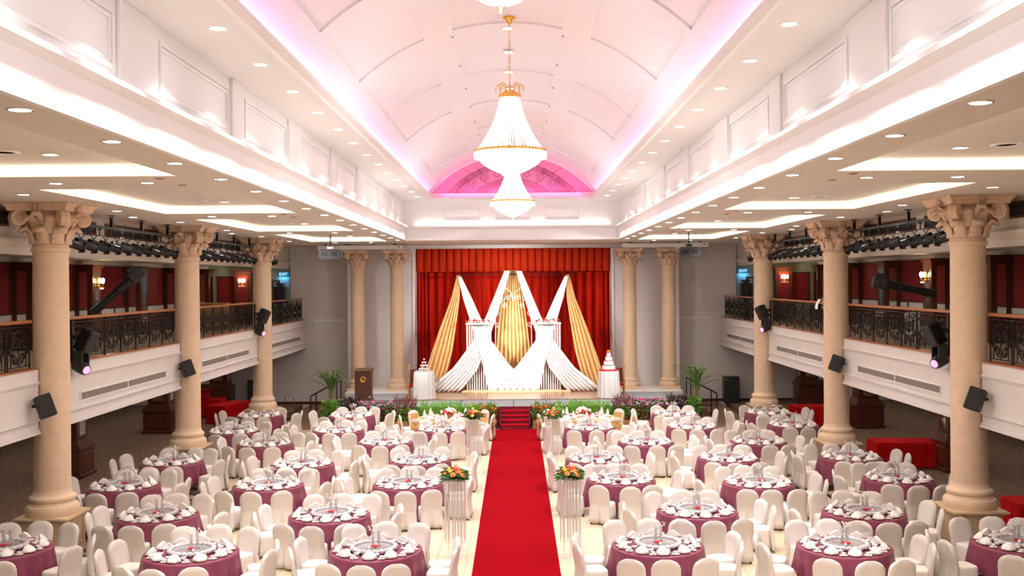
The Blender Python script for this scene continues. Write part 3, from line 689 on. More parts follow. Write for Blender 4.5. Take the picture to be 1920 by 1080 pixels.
# ------------------------------------------------------------------ recessed lights
def make_downlight(power, col, ang, kind):
    t = thing('downlight', '', 'downlight')
    obj('ring', MB().lathe([(.075,0),(.115,-.012),(.125,-.004),(.125,0)],20).mesh('ring', M['chrome'] if kind else M['trimw'], True), t)
    obj('lens', MB().lathe([(.075,-.004),(.10,-.008)],20).mesh('lens', M['lamp']), t)
    spot('light', (0,0,-.03), (0,0,-1), power, ang, .9, col, .08, t)
    return t
def rowof(power, col, ang, kind, spots, labf, group):
    t0 = make_downlight(power, col, ang, kind)
    for i, p in enumerate(spots):
        if i == 0: t0.location = p; t0['label'] = labf(i); t0['group'] = group
        else: dup(t0, p, 0, labf(i), group)
for s in (-1, 1):
    ps = [(s*3.68, 39.6-2.2*i, ZU) for i in range(15)]
    rowof(P_HALL, COOL, 100, 0, ps, lambda i: f'round downlight beside the vault, {ORD[i+1]} from the stage, {SIDE[s]} white ceiling strip', 'downlights along the vault')
    ps = [(s*4.55, 40.5-2.2*i, ZA) for i in range(17)]
    rowof(P_AISLE, WARM, 120, 1, ps, lambda i: f'round downlight along the beam, {ORD[i+1]} from the stage, {SIDE[s]} aisle ceiling', 'downlights along the beams')
    ps = [(s*(9.35 if i%2 else 8.9), 40.8-2.2*i, ZA) for i in range(14)]
    rowof(P_OUTER, WARM, 120, 1, ps, lambda i: f'round downlight along the columns, {ORD[i+1]} from the stage, {SIDE[s]} aisle ceiling', 'downlights along the columns')
    ps = []
    for a, b in reversed(TR): ps += [(s*5.9,b+1.0,ZA),(s*7.4,b+1.0,ZA),(s*6.4,a+1.4,ZA+.17),(s*6.4,b-1.4,ZA+.17)]
    rowof(P_AISLE, WARM, 120, 1, ps, lambda i: f'round downlight among the lit trays, {ORD[i+1]} from the stage, {SIDE[s]} aisle ceiling', 'downlights among the trays')
    ps = [(s*(11.6 if i%2 else 15.5), 45.5-3.2*(i//2)-1.6*(i%2), 2.78) for i in range(16)]
    rowof(48, WARM, 150, 1, ps, lambda i: f'added unseen fill lamp, {ORD[i+1]} from the stage, in the low ceiling under the {SIDE[s]} balcony', 'added fill lamps under the balconies')  # unseen lamps added to lift the dark carpet under the balconies
    ps = [(s*12.4, 44.4-4.24*i, 6.40) for i in range(7)]
    rowof(32, WARM, 140, 1, ps, lambda i: f'small downlight, {ORD[i+1]} from the stage, on the {SIDE[s]} balcony ceiling', 'balcony downlights')
    for k, (a, b) in enumerate(TR):
        t = thing('ceiling_speaker', f'round ceiling speaker grille in the {ORD[4-k]} tray from the stage, {SIDE[s]} aisle', 'speaker', (s*6.9,(a+b)/2+1.6,ZA+.17))
        obj('rim', MB().lathe([(.13,0),(.20,-.02),(.21,0)],20).mesh('rim', M['trimw'], True), t); obj('grille', MB().lathe([(.01,-.006),(.13,-.006)],20).mesh('grille', M['vent']), t)
        for q, (dx, dy) in enumerate(((5.45,-.6),(5.45,.5))):
            tag(obj('smoke_detector', MB().lathe([(.01,-.02),(.06,-.02),(.075,0)],14,(s*dx,b+dy+.9,ZA)).mesh('smoke_detector', M['tanin'])), f'small tan ceiling disc {("before","behind")[q]} the {ORD[4-k]} tray from the stage, {SIDE[s]} aisle', 'detector')
ps = [(0, 38.5-2.2*i, ZVA-.045) for i in range(9)]
rowof(P_VAULT, COOL, 120, 0, ps, lambda i: f'round downlight along the crown of the vault, {ORD[i+1]} from the stage', 'downlights along the vault crown')
for s in (-1,1):
    for i in range(6): 
        a = s*.26; p = arc(a, RV-.003, 35-2.8*i)
        tag(obj('sprinkler', MB().lathe([(.05,0),(.05,-.01),(.02,-.02),(.02,-.06)],8,p).mesh('sprinkler', M['bronzeshade'])), f'tiny brass sprinkler on the {SIDE[s]} of the vault crown, {ORD[i+1]} from the stage', 'sprinkler')
# ------------------------------------------------------------------ chandeliers
def make_chandelier(label, loc):
    t = thing('chandelier', label, 'chandelier', loc, 0, 'crystal chandeliers')     # origin: ring level
    top = ZVA-loc[2]
    m = MB(); m.lathe([(.12,top+.0),(.13,top-.03),(.09,top-.06),(.06,top-.12),(.02,top-.14)],16); obj('canopy', m.mesh('canopy', M['brass'], True), t)
    z = top-.15; ch = MB(); i = 0
    while z > 1.22:
        a = PI/2*(i%2); ch.tube([(.016*cos(a)*cos(q*PI/4), .016*sin(a)*cos(q*PI/4), z-.022+.03*sin(q*PI/4)) for q in range(8)], .005, 4, True); z -= .045; i += 1
    obj('chain', ch.mesh('chain', M['brass']), t)
    m = MB(); m.lathe([(.02,1.25),(.17,1.14),(.215,1.14),(.225,1.10),(.215,1.06),(.15,1.05)],28); obj('crown', m.mesh('crown', M['brass'], True), t)
    for q in range(8):
        a = q*PI/4; m = MB(); pts = [(.06+.06*u, 0, 1.12+.2*u) for u in (0,.5,1)]+[(.18+.10*sin(u*PI/6), 0, 1.22+.12*cos(u*PI/6)) for u in range(0,4)]
        m.tube(pts, .009, 5)
        for j in range(3,6): 
            p = pts[min(j+1,5)]; m.cyl(p,(p[0],0,p[2]-.14),.003,n=4)
        obj('plume', m.mesh('plume', M['brass']), t, rot=(0,0,a))
    def strand(r0,z0,r1,z1,sag):
        return [(r0+(r1-r0)*(u**1.9*.75+.25*u), 0, z0+(z1-z0)*u) for u in [i/10 for i in range(11)]]
    sm = MB(); pts = strand(.20,1.06,.655,.03,0); sm.tube(pts, .0075, 4)
    for p in pts[1:]: sm.sphere(p, .012, 5, 4)
    sm = sm.mesh('bead_strand', M['crystal'])
    for q in range(56): obj('bead_strand', sm, t, rot=(0,0,q*2*PI/56))
    sm = MB().tube(strand(.10,1.06,.40,.06,0), .006, 4).mesh('bead_strand', M['crystal'])
    for q in range(24): obj('bead_strand', sm, t, rot=(0,0,q*2*PI/24+.05))
    rg = MB(); rg.lathe([(.66,-.02),(.70,-.025),(.715,0),(.70,.025),(.66,.02)],56)
    for q in range(56): a = q*2*PI/56; rg.sphere((.695*cos(a),.695*sin(a),.035),.016,5,4)
    obj('ring', rg.mesh('ring', M['brass'], True), t)
    prof = [(.69,-.02),(.705,-.06),(.70,-.11),(.665,-.13)]
    for i in range(9):
        u = i/9; r = .60-.42*u**1.6; z = -.15-.27*u; prof += [(r+.012,z),(r-.006,z-.015)]
    prof += [(.19,-.42),(.17,-.45),(.12,-.475),(.05,-.49)]
    obj('bowl', MB().lathe(prof,48,cap0=False).mesh('bowl', M['bowl'], True), t)
    fr = MB()                              # fringe of prisms below the ring
    for q in range(72): a = q*2*PI/72; fr.cyl((.71*cos(a),.71*sin(a),-.02),(.71*cos(a),.71*sin(a),-.13),.012,.006,n=4)
    obj('fringe', fr.mesh('fringe', M['bowl']), t)
    obj('finial', MB().lathe([(.03,-.49),(.035,-.51),(.02,-.535),(.004,-.56)],10).mesh('finial', M['brass'], True), t)
    obj('core', MB().lathe([(.02,.05),(.02,1.1)],8).mesh('core', M['brass']), t)
    point('light', (0,0,.25), 45, (1,.95,.93), .3, t)
    point('light', (0,0,-.75), 160, (1,.95,.93), .3, t)
    return t
c0 = make_chandelier('large crystal chandelier hanging in the middle of the vault', (.04,20.2,8.15))
dup(c0, (.04,32.9,8.15), 0, 'farther crystal chandelier, seen just below the middle one')
dup(c0, (.04,7.62,8.15), 0, 'nearest crystal chandelier, only its bottom showing at the top edge')

# ------------------------------------------------------------------ lighting bars and lamps
lampB = MB(); lampB.lathe([(.07,-.32),(.10,-.30),(.105,-.12),(.095,-.10),(.095,.18),(.10,.19),(.10,.24),(.09,.24)],16); lampB.box(-.11,.11,-.12,.12,.20,.225); lampB.box(-.05,.05,-.14,-.09,-.28,-.1)
lampB = lampB.mesh('body', M['blackm'], True)
lampL = MB().lathe([(.005,.215),(.085,.225)],16).mesh('lens', M['chrome'])
yokeB = MB().tube([(-.12,0,-.02),(-.13,0,.16),(-.06,0,.26),(.06,0,.26),(.13,0,.16),(.12,0,-.02)], .012, 5)
yokeB.cyl((0,0,.26),(0,0,.42),.014); yokeB.box(-.035,.035,-.03,.03,.38,.46); yokeB = yokeB.mesh('yoke', M['black'])
BARS = [(22.3,29.2,10,'first'),(31.0,38.0,10,'second'),(39.7,41.3,3,'third')]
for s in (-1, 1):
    for k, (a, b, n, nmk) in enumerate(BARS):
        xb, zb = s*(XF+.06), 6.942
        t = thing('lighting_bar', f'black hanging lighting bar, {nmk} from the camera, {SIDE[s]} colonnade', 'lighting bar', (xb,(a+b)/2,zb), 0, 'hanging lighting bars')
        h = (b-a)/2
        obj('pipe', MB().box(-.03,.03,-h,h,-.035,.035,.008).mesh('pipe', M['black']), t)
        nh = 4 if n > 5 else 3
        for q in range(nh):
            y = -h*.86+2*h*.86*q/(nh-1) if n > 5 else -h*.9+h*.9*q
            m = MB(); m.box(-.035,.035,-.035,.035,.03,.235); m.box(-.05,.05,-.05,.05,.235,.25); 
            for dy in (-.06,.06): m.box(-.012,.012,dy-.012,dy+.012,.18,.312)
            m.box(-.08,.08,-.08,.08,.306,.318); obj('hanger', m.mesh('hanger', M['blackm']), t, (0,y,0))
        for i in range(n):
            y = a+.35+(b-a-.7)*i/(n-1)
            l = thing('stage_lamp', f'black stage lamp, {ORD[i+1]} along the {nmk} bar from the camera, {SIDE[s]} colonnade', 'stage lamp', (xb,y,zb-.46), 0, 'stage lamps on the bars')
            obj('yoke', yokeB, l, rot=(0,0,R(-s*40)))
            aim = Vector((-s*(9.2-random.uniform(-1,2.5)), 45.5-y, random.uniform(1.5,3.2)-(zb-.46))).normalized()
            aim = (aim+Vector((-s*.25,-.1,-.12))).normalized()
            rot = aim.to_track_quat('Z','Y').to_euler()
            bo = obj('body', lampB, l, rot=rot); obj('lens', lampL, bo)
            if k == 1 and i < 8:
                tgt = Vector((s*random.choice((-2.6,-1.2,.8)), 46.5, (2.0,5.0,3.2)[i%3]))
                d = tgt-Vector((xb,y,zb-.46)); spot('light', aim*.27, d, P_STAGE, 26, .8, (1,.96,.92), .06, l)
    # moving heads on short poles by the railing, follow spot, wall speakers
    for k, (y, nmk) in enumerate(((22.3,'nearest the camera'),(37.9,'beside the far column'))):
        t = thing('moving_head', f'black moving head lamp on a pole, {SIDE[s]} balcony edge, {nmk}', 'stage lamp', (s*(XF-.02),y,ZK-.02))
        obj('pole', MB().box(-.03,.03,-.03,.03,.02,.95).mesh('pole', M['black']), t)
        m = MB(); m.box(*mir(-s,.0,.30),-.05,.05,.52,.62); m.box(*mir(-s,.0,.12),-.04,.04,.08,.14)
        obj('arm', m.mesh('arm', M['black']), t)
        b = MB(); b.M = Matrix.Translation((-s*.30,.04,.46)) @ Matrix.Rotation(R(-s*25),4,'Y') @ Matrix.Rotation(R(s*20),4,'Z'); b.box(-.17,.17,-.15,.15,-.22,.28,.03)
        for q in range(5): b.box(-.12+.05*q,-.10+.05*q,-.13,.13,.28,.29)
        obj('base_box', b.mesh('base_box', M['blackm']), t)
        y2 = MB(); y2.M = Matrix.Translation((-s*.20,.02,.10))
        for q in (-1,1): y2.box(-.10,.10,q*.17-.025,q*.17+.025,-.18,.16,.01)
        y2.box(-.10,.10,-.19,.19,.12,.18,.02); obj('yoke', y2.mesh('yoke', M['black']), t)
        hd = MB(); hd.M = Matrix.Translation((-s*.20,.02,-.10)) @ (Vector((-s*.72,-.42,-.25)).to_track_quat('Z','Y').to_matrix().to_4x4())
        hd.lathe([(.08,-.20),(.13,-.16),(.14,.06),(.12,.16),(.11,.18)],18); ho = obj('head', hd.mesh('head', M['black'], True), t)
        hl = MB(); hl.M = hd.M; hl.lathe([(.005,.185),(.085,.19),(.09,.18)],18); obj('lens', hl.mesh('lens', M['lens']), ho)
    t = thing('follow_spot', f'long black follow spot on a stand behind the {SIDE[s]} balcony railing', 'follow spot', (s*10.65,27.5,3.72))
    if s < 0: c, d = Vector((0,0,1.62)), Vector((-.62,-.30,-.62))
    else: c, d = Vector((0,0,1.60)), Vector((.95,-.25,-.22))
    d.normalize(); rm = d.to_track_quat('Z','Y').to_matrix().to_4x4()
    m = MB(); m.M = Matrix.Translation(c) @ rm; m.lathe([(.10,-.55),(.12,-.54),(.12,-.1),(.10,-.08),(.10,.35),(.115,.36),(.115,.72),(.10,.72)],16); obj('barrel', m.mesh('barrel', M['blackm'], True), t)
    m = MB(); m.M = Matrix.Translation(c) @ rm; m.box(-.17,.17,-.16,.16,-.92,-.52,.03); m.box(-.06,.06,.16,.26,-.85,-.65); m.box(-.2,.2,-.05,.05,-.80,-.74); obj('lamp_house', m.mesh('lamp_house', M['black']), t)
    m = MB(); m.cyl((0,0,.55),(0,0,1.44),.022); 
    for q in range(3): m.cyl((0,0,.62),(.42*cos(q*2.1),.42*sin(q*2.1),.012),.014)
    obj('stand', m.mesh('stand', M['greym']), t)
    for k, (y, nmk) in enumerate(((20.45,'nearest the camera'),(29.3,'by the middle column'))):
        t = thing('wall_speaker', f'black loudspeaker bracketed to the {SIDE[s]} balcony front, {nmk}', 'speaker', (s*XF,y,3.17))
        obj('bracket', MB().box(*mir(-s,.03,.16),-.03,.03,-.03,.03).mesh('bracket', M['black']), t)
        m = MB(); m.M = Matrix.Translation((-s*.28,0,0)) @ Matrix.Rotation(R(s*20),4,'Y') @ Matrix.Rotation(R(-s*35),4,'Z'); m.box(-.15,.15,-.16,.16,-.23,.23,.02); co = obj('cabinet', m.mesh('cabinet', M['black']), t)
        g = MB(); g.M = m.M; g.box(-.135,.135,-.172,-.158,-.21,.21,.004); obj('grille', g.mesh('grille', M['black2']), co)
    # stage end of the balcony: loudspeaker on the rail, black pipe frame
    t = thing('rail_speaker', f'black loudspeaker standing at the stage end of the {SIDE[s]} balcony rail', 'speaker', (s*10.05,44.2,3.72))
    m = MB(); m.box(-.24,.24,-.2,.2,1.0,1.72,.02); m.box(-.05,.05,-.05,.05,.02,1.0); m.box(-.25,.25,-.25,.25,0,.02); obj('cabinet', m.mesh('cabinet', M['black']), t); obj('grille', MB().box(-.21,.21,-.215,-.20,1.04,1.68).mesh('grille', M['black2']), t)
    l = thing('flood_lamp', f'small lamp lying on top of the {SIDE[s]} balcony loudspeaker', 'stage lamp', (s*10.05,44.2,5.44)); m = MB(); m.box(-.2,.2,-.1,.1,.06,.14,.02); m.box(-.12,.12,-.05,.05,0,.06); obj('body', m.mesh('body', M['greym']), l)
    t = thing('pipe_frame', f'black square pipe frame at the stage end of the {SIDE[s]} balcony', 'frame', (s*10.05,40.3,3.72))
    m = MB(); m.box(-.045,.045,-.045,.045,0,2.0); m.box(-.045,.045,0,3.6,1.91,2.0); m.box(-.045,.045,3.55,3.64,0,2.0); obj('posts', m.mesh('posts', M['black']), t); obj('brace', MB().cyl((0,.05,1.45),(0,.55,1.92),.03).mesh('brace', M['black']), t)
    # projector and screen case
    p = W(620 if s < 0 else 1292, 527, 35.6)
    t = thing('projector', f'grey ceiling projector on a pole, {SIDE[s]} aisle, before the stage columns', 'projector', (p.x,35.6,ZA))
    obj('pole', MB().cyl((0,0,-.005),(0,0,-.44),.025).mesh('pole', M['black']), t)
    m = MB(); m.box(-.10,.10,-.12,.12,-.50,-.42,.01); obj('mount', m.mesh('mount', M['trimw'] if s < 0 else M['black']), t)
    b = MB(); b.loft([[(x*kx,y*kx,z) for x,y in ((-.36,-.22),(.36,-.22),(.40,-.1),(.40,.22),(-.40,.22),(-.40,-.1))] for kx,z in ((.86,-.86),(.97,-.80),(1,-.72),(.97,-.56),(.9,-.52))]); bo = obj('body', b.mesh('body', M['greym']), t)
    lx = MB(); lx.M = Matrix.Translation((.2,.22,-.68)); lx.cyl((0,0,0),(0,.06,0),.09,n=16); obj('lens', lx.mesh('lens', M['black'], True), bo)
    obj('intake', MB().box(-.30,-.05,-.225,-.21,-.76,-.62).mesh('intake', M['black']), bo); obj('intake', MB().box(.06,.28,-.225,-.21,-.76,-.62).mesh('intake', M['black']), bo)
    t = thing('screen_case', f'long white roll-up screen case under the ceiling above the {SIDE[s]} stage columns', 'screen', (s*6.6,44.3,7.11))
    obj('case', MB().box(-1.86,1.86,-.09,.09,-.09,.09,.02).mesh('case', M['white']), t)
    for x in (-1.5,-.6,.6,1.5): obj('bracket', MB().box(x-.03,x+.03,-.03,.03,.08,.148).mesh('bracket', M['black']), t)
    obj('label_plate', MB().box(1.62,1.74,-.094,-.088,-.01,.02).mesh('label_plate', M['black']), t)
    # balcony odds and ends
    t = thing('balcony_chair', f'chair under a black and white patterned cover behind the {SIDE[s]} balcony railing', 'chair', (s*10.4,26.4 if s>0 else 23.6,3.72))
    m = MB(); m.box(-.22,.22,.12,.18,.40,1.0,.03); obj('backrest', m.mesh('backrest', M['yfab']), t); obj('seat', MB().box(-.22,.22,-.24,.18,.40,.47,.03).mesh('seat', M['yfab']), t)
    for x in (-.18,.18):
        for y in (-.2,.14): obj('leg', MB().box(x-.015,x+.015,y-.015,y+.015,0,.40).mesh('leg', M['iron']), t)
t = thing('console_desk', 'honey coloured wooden console desk behind the left balcony railing', 'desk', (-12.3,42.0,3.72))
m = MB(); m.box(-.65,.65,-.3,.3,1.02,1.08,.01); obj('top', m.mesh('top', M['barwood']), t); obj('front', MB().box(-.62,.62,-.26,.26,0,1.02,.01).mesh('front', M['barwood']), t)
for q in range(4): obj('panel', MB().box(-.58+.3*q,-.32+.3*q,-.275,-.26,.1,.95,.006).mesh('panel', M['barwood']), t)
t = thing('white_bag', 'white cloth draped over the right balcony handrail', 'cloth', (XF+.16,32.4,ZK+.98))
obj('cloth', MB().slab(lambda u,v: (.10*sin(PI*(v-.5)*1.0)*1.0, (u-.5)*.26+.02*sin(v*9), .06*cos((v-.5)*PI)-abs(v-.5)*.5+.008), 6, 8, .012).mesh('cloth', M['napkin'], True), t)
# ground floor odds and ends
for s in (-1, 1):
    t = thing('floor_speaker', f'tall black loudspeaker on the floor by the wall, {SIDE[s]} of the stage', 'speaker', (-11.7 if s < 0 else 9.85, 46.5,.006))
    obj('cabinet', MB().box(-.34,.34,-.28,.28,0,1.20,.02).mesh('cabinet', M['black']), t); obj('grille', MB().box(-.31,.31,-.295,-.28,.05,1.15).mesh('grille', M['black2']), t)
t = thing('trolley', 'small chrome hand trolley by the wall behind the left tables', 'trolley', (-9.25,42.2,.006))
obj('handle', MB().tube([(-.18,0,.1),(-.18,0,.9),(-.12,0,.96),(.12,0,.96),(.18,0,.9),(.18,0,.1)], .015, 6).mesh('handle', M['chrome']), t)
obj('cross_bar', MB().tube([(-.18,0,.55),(.18,0,.55)], .012, 6).mesh('cross_bar', M['chrome']), t)
obj('platform', MB().box(-.22,.22,-.5,.05,.09,.12,.01).mesh('platform', M['greym']), t)
for x in (-.18,.18):
    for y in (-.42,-.02): obj('wheel', MB().cyl((x-.02,y,.05),(x+.02,y,.05),.05,n=12).mesh('wheel', M['black']), t)
# red draped tables under the balconies
def red_table(label, c, L, Wd, rz):
    t = thing('draped_table', label, 'table', (c[0],c[1],.006), rz)
    obj('tabletop', MB().box(-L/2+.02,L/2-.02,-Wd/2+.02,Wd/2-.02,.71,.737).mesh('tabletop', M['lightwood']), t)
    for x in (-L/2+.15,L/2-.15):
        for y in (-Wd/2+.1,Wd/2-.1): obj('leg', MB().box(x-.02,x+.02,y-.02,y+.02,0,.71).mesh('leg', M['iron']), t)
    cl = thing('red_cloth', label.replace('table', 'cloth', 1).replace('draped in red', 'over a table'), 'tablecloth', (c[0],c[1],.006), rz)
    m = MB(); per = []
    N = 80
    for i in range(N):
        u = i/N*(2*L+2*Wd)
        if u < L: p, nr = (-L/2+u,-Wd/2), (0,-1)
        elif u < L+Wd: p, nr = (L/2,-Wd/2+u-L), (1,0)
        elif u < 2*L+Wd: p, nr = (L/2-(u-L-Wd),Wd/2), (0,1)
        else: p, nr = (-L/2,Wd/2-(u-2*L-Wd)), (-1,0)
        per.append((p,nr))
    rings = []
    for z, o in ((.745,0),(.73,.012),(.55,.02),(.3,.035),(.03,.05)):
        rings.append([(p[0]+n_[0]*(o+(.022*sin(i*1.3) if z<.6 else 0)), p[1]+n_[1]*(o+(.022*sin(i*1.3) if z<.6 else 0)), z) for i,(p,n_) in enumerate(per)])
    rings.reverse(); m.loft(rings, cap0=False); obj('drape', m.mesh('drape', M['redcloth'], True), cl)
red_table('long red table draped in red by the left pier, a red bundle on it', (-13.1,43.0), 1.8, .8, 0)
red_table('red table draped in red standing at an angle before the far left column', (-11.55,41.5), .8, 1.9, R(-17))
red_table('red table draped in red behind the right middle column', (11.6,39.3), 1.9, .9, 0)
red_table('wide red table draped in red beside the first right column', (11.85,30.6), 2.2, 1.0, R(-3))
red_table('red table draped in red at the right edge of the picture', (11.75,22.3), 1.8, .9, 0)
m = MB()
for i in range(6): m.sphere((-13.0+.06*random.uniform(-1,1),43.0+.05*random.uniform(-1,1),.755+.07*i+.03), .30-.025*i, 14, 6, (1,.75,.22))
tag(obj('cloth_bundle', m.mesh('cloth_bundle', M['redcloth'], True)), 'crumpled red cloth bundle piled on the far left red table', 'cloth')

# ------------------------------------------------------------------ on the stage
# drapes: edges measured at their own distances
def drape(name, label, L, Rr, Y0_, Y1_, folds, amp, m, mirror=False, group=None):
    n = len(L)-1
    def at(E, v):
        f = v*n; i = min(int(f), n-1); a = f-i
        return E[i][0]*(1-a)+E[i+1][0]*a, E[i][1]*(1-a)+E[i+1][1]*a
    def P(u, v):
        (ax,ay), (bx,by) = at(L,v), at(Rr,v)
        Y = Y0_+(Y1_-Y0_)*v
        p = W(ax+(bx-ax)*u, ay+(by-ay)*u, Y)
        wd = abs(bx-ax)*Y/1920
        p.y += min(amp, wd*.25)*sin(2*PI*folds*u+.7*sin(3*v+5*u))*(.35+.65*v) + .03*sin(5*u+2*v)
        p.z = max(p.z, ZS+.045+.02*abs(sin(14*u)))
        if mirror: p.x = -p.x
        return p
    mb = MB(); mb.slab(P, folds*6, 26, .012)
    return tag(obj(name, mb.mesh(name, m, 'full')), label, 'drape', group)
for s in (-1, 1):
    mi = s > 0; nd = SIDE[s]
    drape('gold_drape', f'gold sheer drape falling outward on the {nd} of the stage', [(857,516),(846,560),(826,612),(806,670),(793,712),(789,730)], [(863,516),(862,560),(855,612),(848,660),(838,702),(832,722)], 45.35, 44.9, 5, .12, M['golddrape'], mi)
    drape('white_drape', f'white sheer drape from the {nd} peak crossing down to centre stage', [(859,519),(868,558),(881,600),(893,636),(903,675),(917,736)], [(865,519),(884,558),(903,600),(919,636),(955,684),(1008,736)], 45.25, 44.35, 7, .10, M['drape'], mi)
    drape('white_drape', f'white sheer drape from the centre peak crossing down to the {nd} floor', [(946,508),(929,550),(913,590),(893,632),(850,690),(797,733)], [(956,508),(944,550),(932,590),(918,632),(897,690),(862,737)], 45.3, 44.5, 7, .10, M['drape'], mi)
    # flower topped stand with hanging strips
    x0, x1 = W(870,0,45.1).x, W(917,0,45.1).x; xc = (x0+x1)/2*(1 if s<0 else -1); hw = (x1-x0)/2
    t = thing('strip_stand', f'white stand with hanging ribbon strips on the {nd} of the stage', 'stand', (xc,44.95,ZS+.03))
    zt = W(0,612,44.95).z-ZS-.03
    fr = MB(); fr.box(-hw,hw,-.62,.14,zt-.05,zt,.01); obj('top', fr.mesh('top', M['drape']), t)
    for x in (-hw+.02,hw-.02): obj('post', MB().box(x-.015,x+.015,-.015,.015,0,zt-.05).mesh('post', M['trimw']), t)
    obj('foot', MB().box(-hw,hw,-.14,.14,0,.025,.005).mesh('foot', M['trimw']), t)
    for i in range(11):
        x = -hw+.05+(2*hw-.1)*i/10; obj('strip', MB().slab(lambda u,v: (x+(u-.5)*.055, -.09+.02*sin(u*PI), (zt-.05)*(1-v)+.03), 3, 4, .006).mesh('strip', M['drape']), t)
    t = thing('flower_garland', f'red rose and white flower garland on the {nd} stage stand', 'flowers', (xc,44.95-.45,ZS+.03+zt))
    lf = MB(); random.seed(5)
    for i in range(60): 
        p = Vector((random.uniform(-hw*1.05,hw*1.05),random.uniform(-.16,.1),random.uniform(.01,.14))); d = Vector((random.uniform(-1,1),random.uniform(-1,1),random.uniform(-.5,.8)))*.07; q = Vector((random.uniform(-1,1),random.uniform(-1,1),random.uniform(-1,1)))*.03
        a = [lf.vert(p),lf.vert(p+d*.5+q),lf.vert(p+d),lf.vert(p+d*.5-q)]; lf.face(*a)
    obj('foliage', lf.mesh('foliage', M['leafd']), t)
    for i in range(26):
        p = (random.uniform(-hw,hw), random.uniform(-.17,.08), random.uniform(.03,.15))
        obj('flower', MB().sphere((0,0,0), random.uniform(.03,.05), 7, 5).mesh('flower', M['redp'] if p[2] > .085 else M['whitep'], True), t, p)
drape('gold_drape', 'gold sheer drape hanging straight down at the centre of the stage', [(945,507),(938,560),(931,612),(926,660),(922,736)], [(973,507),(982,560),(990,612),(996,660),(1000,736)], 45.55, 45.35, 9, .10, M['golddrape'])
random.seed(11)
fb = MB()
fb.slab(lambda u,v: (-2.25+4.7*u, 44.1+.35*v+.10*sin(9*u)+.05*sin(33*u), ZS+.035+.09*sin(PI*v)*(.6+.4*sin(40*u)**2)), 90, 6, .012)
tag(obj('fabric_trim', fb.mesh('fabric_trim', M['cream'], True)), 'crumpled cream and yellow fabric trim along the foot of the drapes', 'fabric')
# white filigree arch behind the centre drape
t = thing('filigree_arch', 'white filigree arch with curly scrolls before the centre drape', 'arch', (0,45.1,ZS+.03))
def az(py): return W(0,py,45.1).z-ZS-.03
for s in (-1,1):
    obj('leg', MB().tube([(s*.80,0,0),(s*.80,0,az(640)),(s*.78,0,az(600))], .018, 5).mesh('leg', M['trimw']), t)
    obj('curve', MB().tube([(s*.78,0,az(600)),(s*.76,0,az(570)),(s*.6,0,az(550)),(s*.36,0,az(545)),(s*.10,0,az(556)),(0,0,az(572))], .018, 5).mesh('curve', M['trimw']), t)
    for (x,py,r,a) in ((.52,566,.15,0),(.25,565,.13,1),(.72,595,.12,2),(.86,600,.13,3),(.86,612,.10,4),(.68,616,.12,5),(.40,580,.12,2),(.9,585,.09,1)): obj('scroll', MB().tube(spiral(s*x,az(py),r,1.4,a,s,16), .012, 4).mesh('scroll', M['trimw']), t)
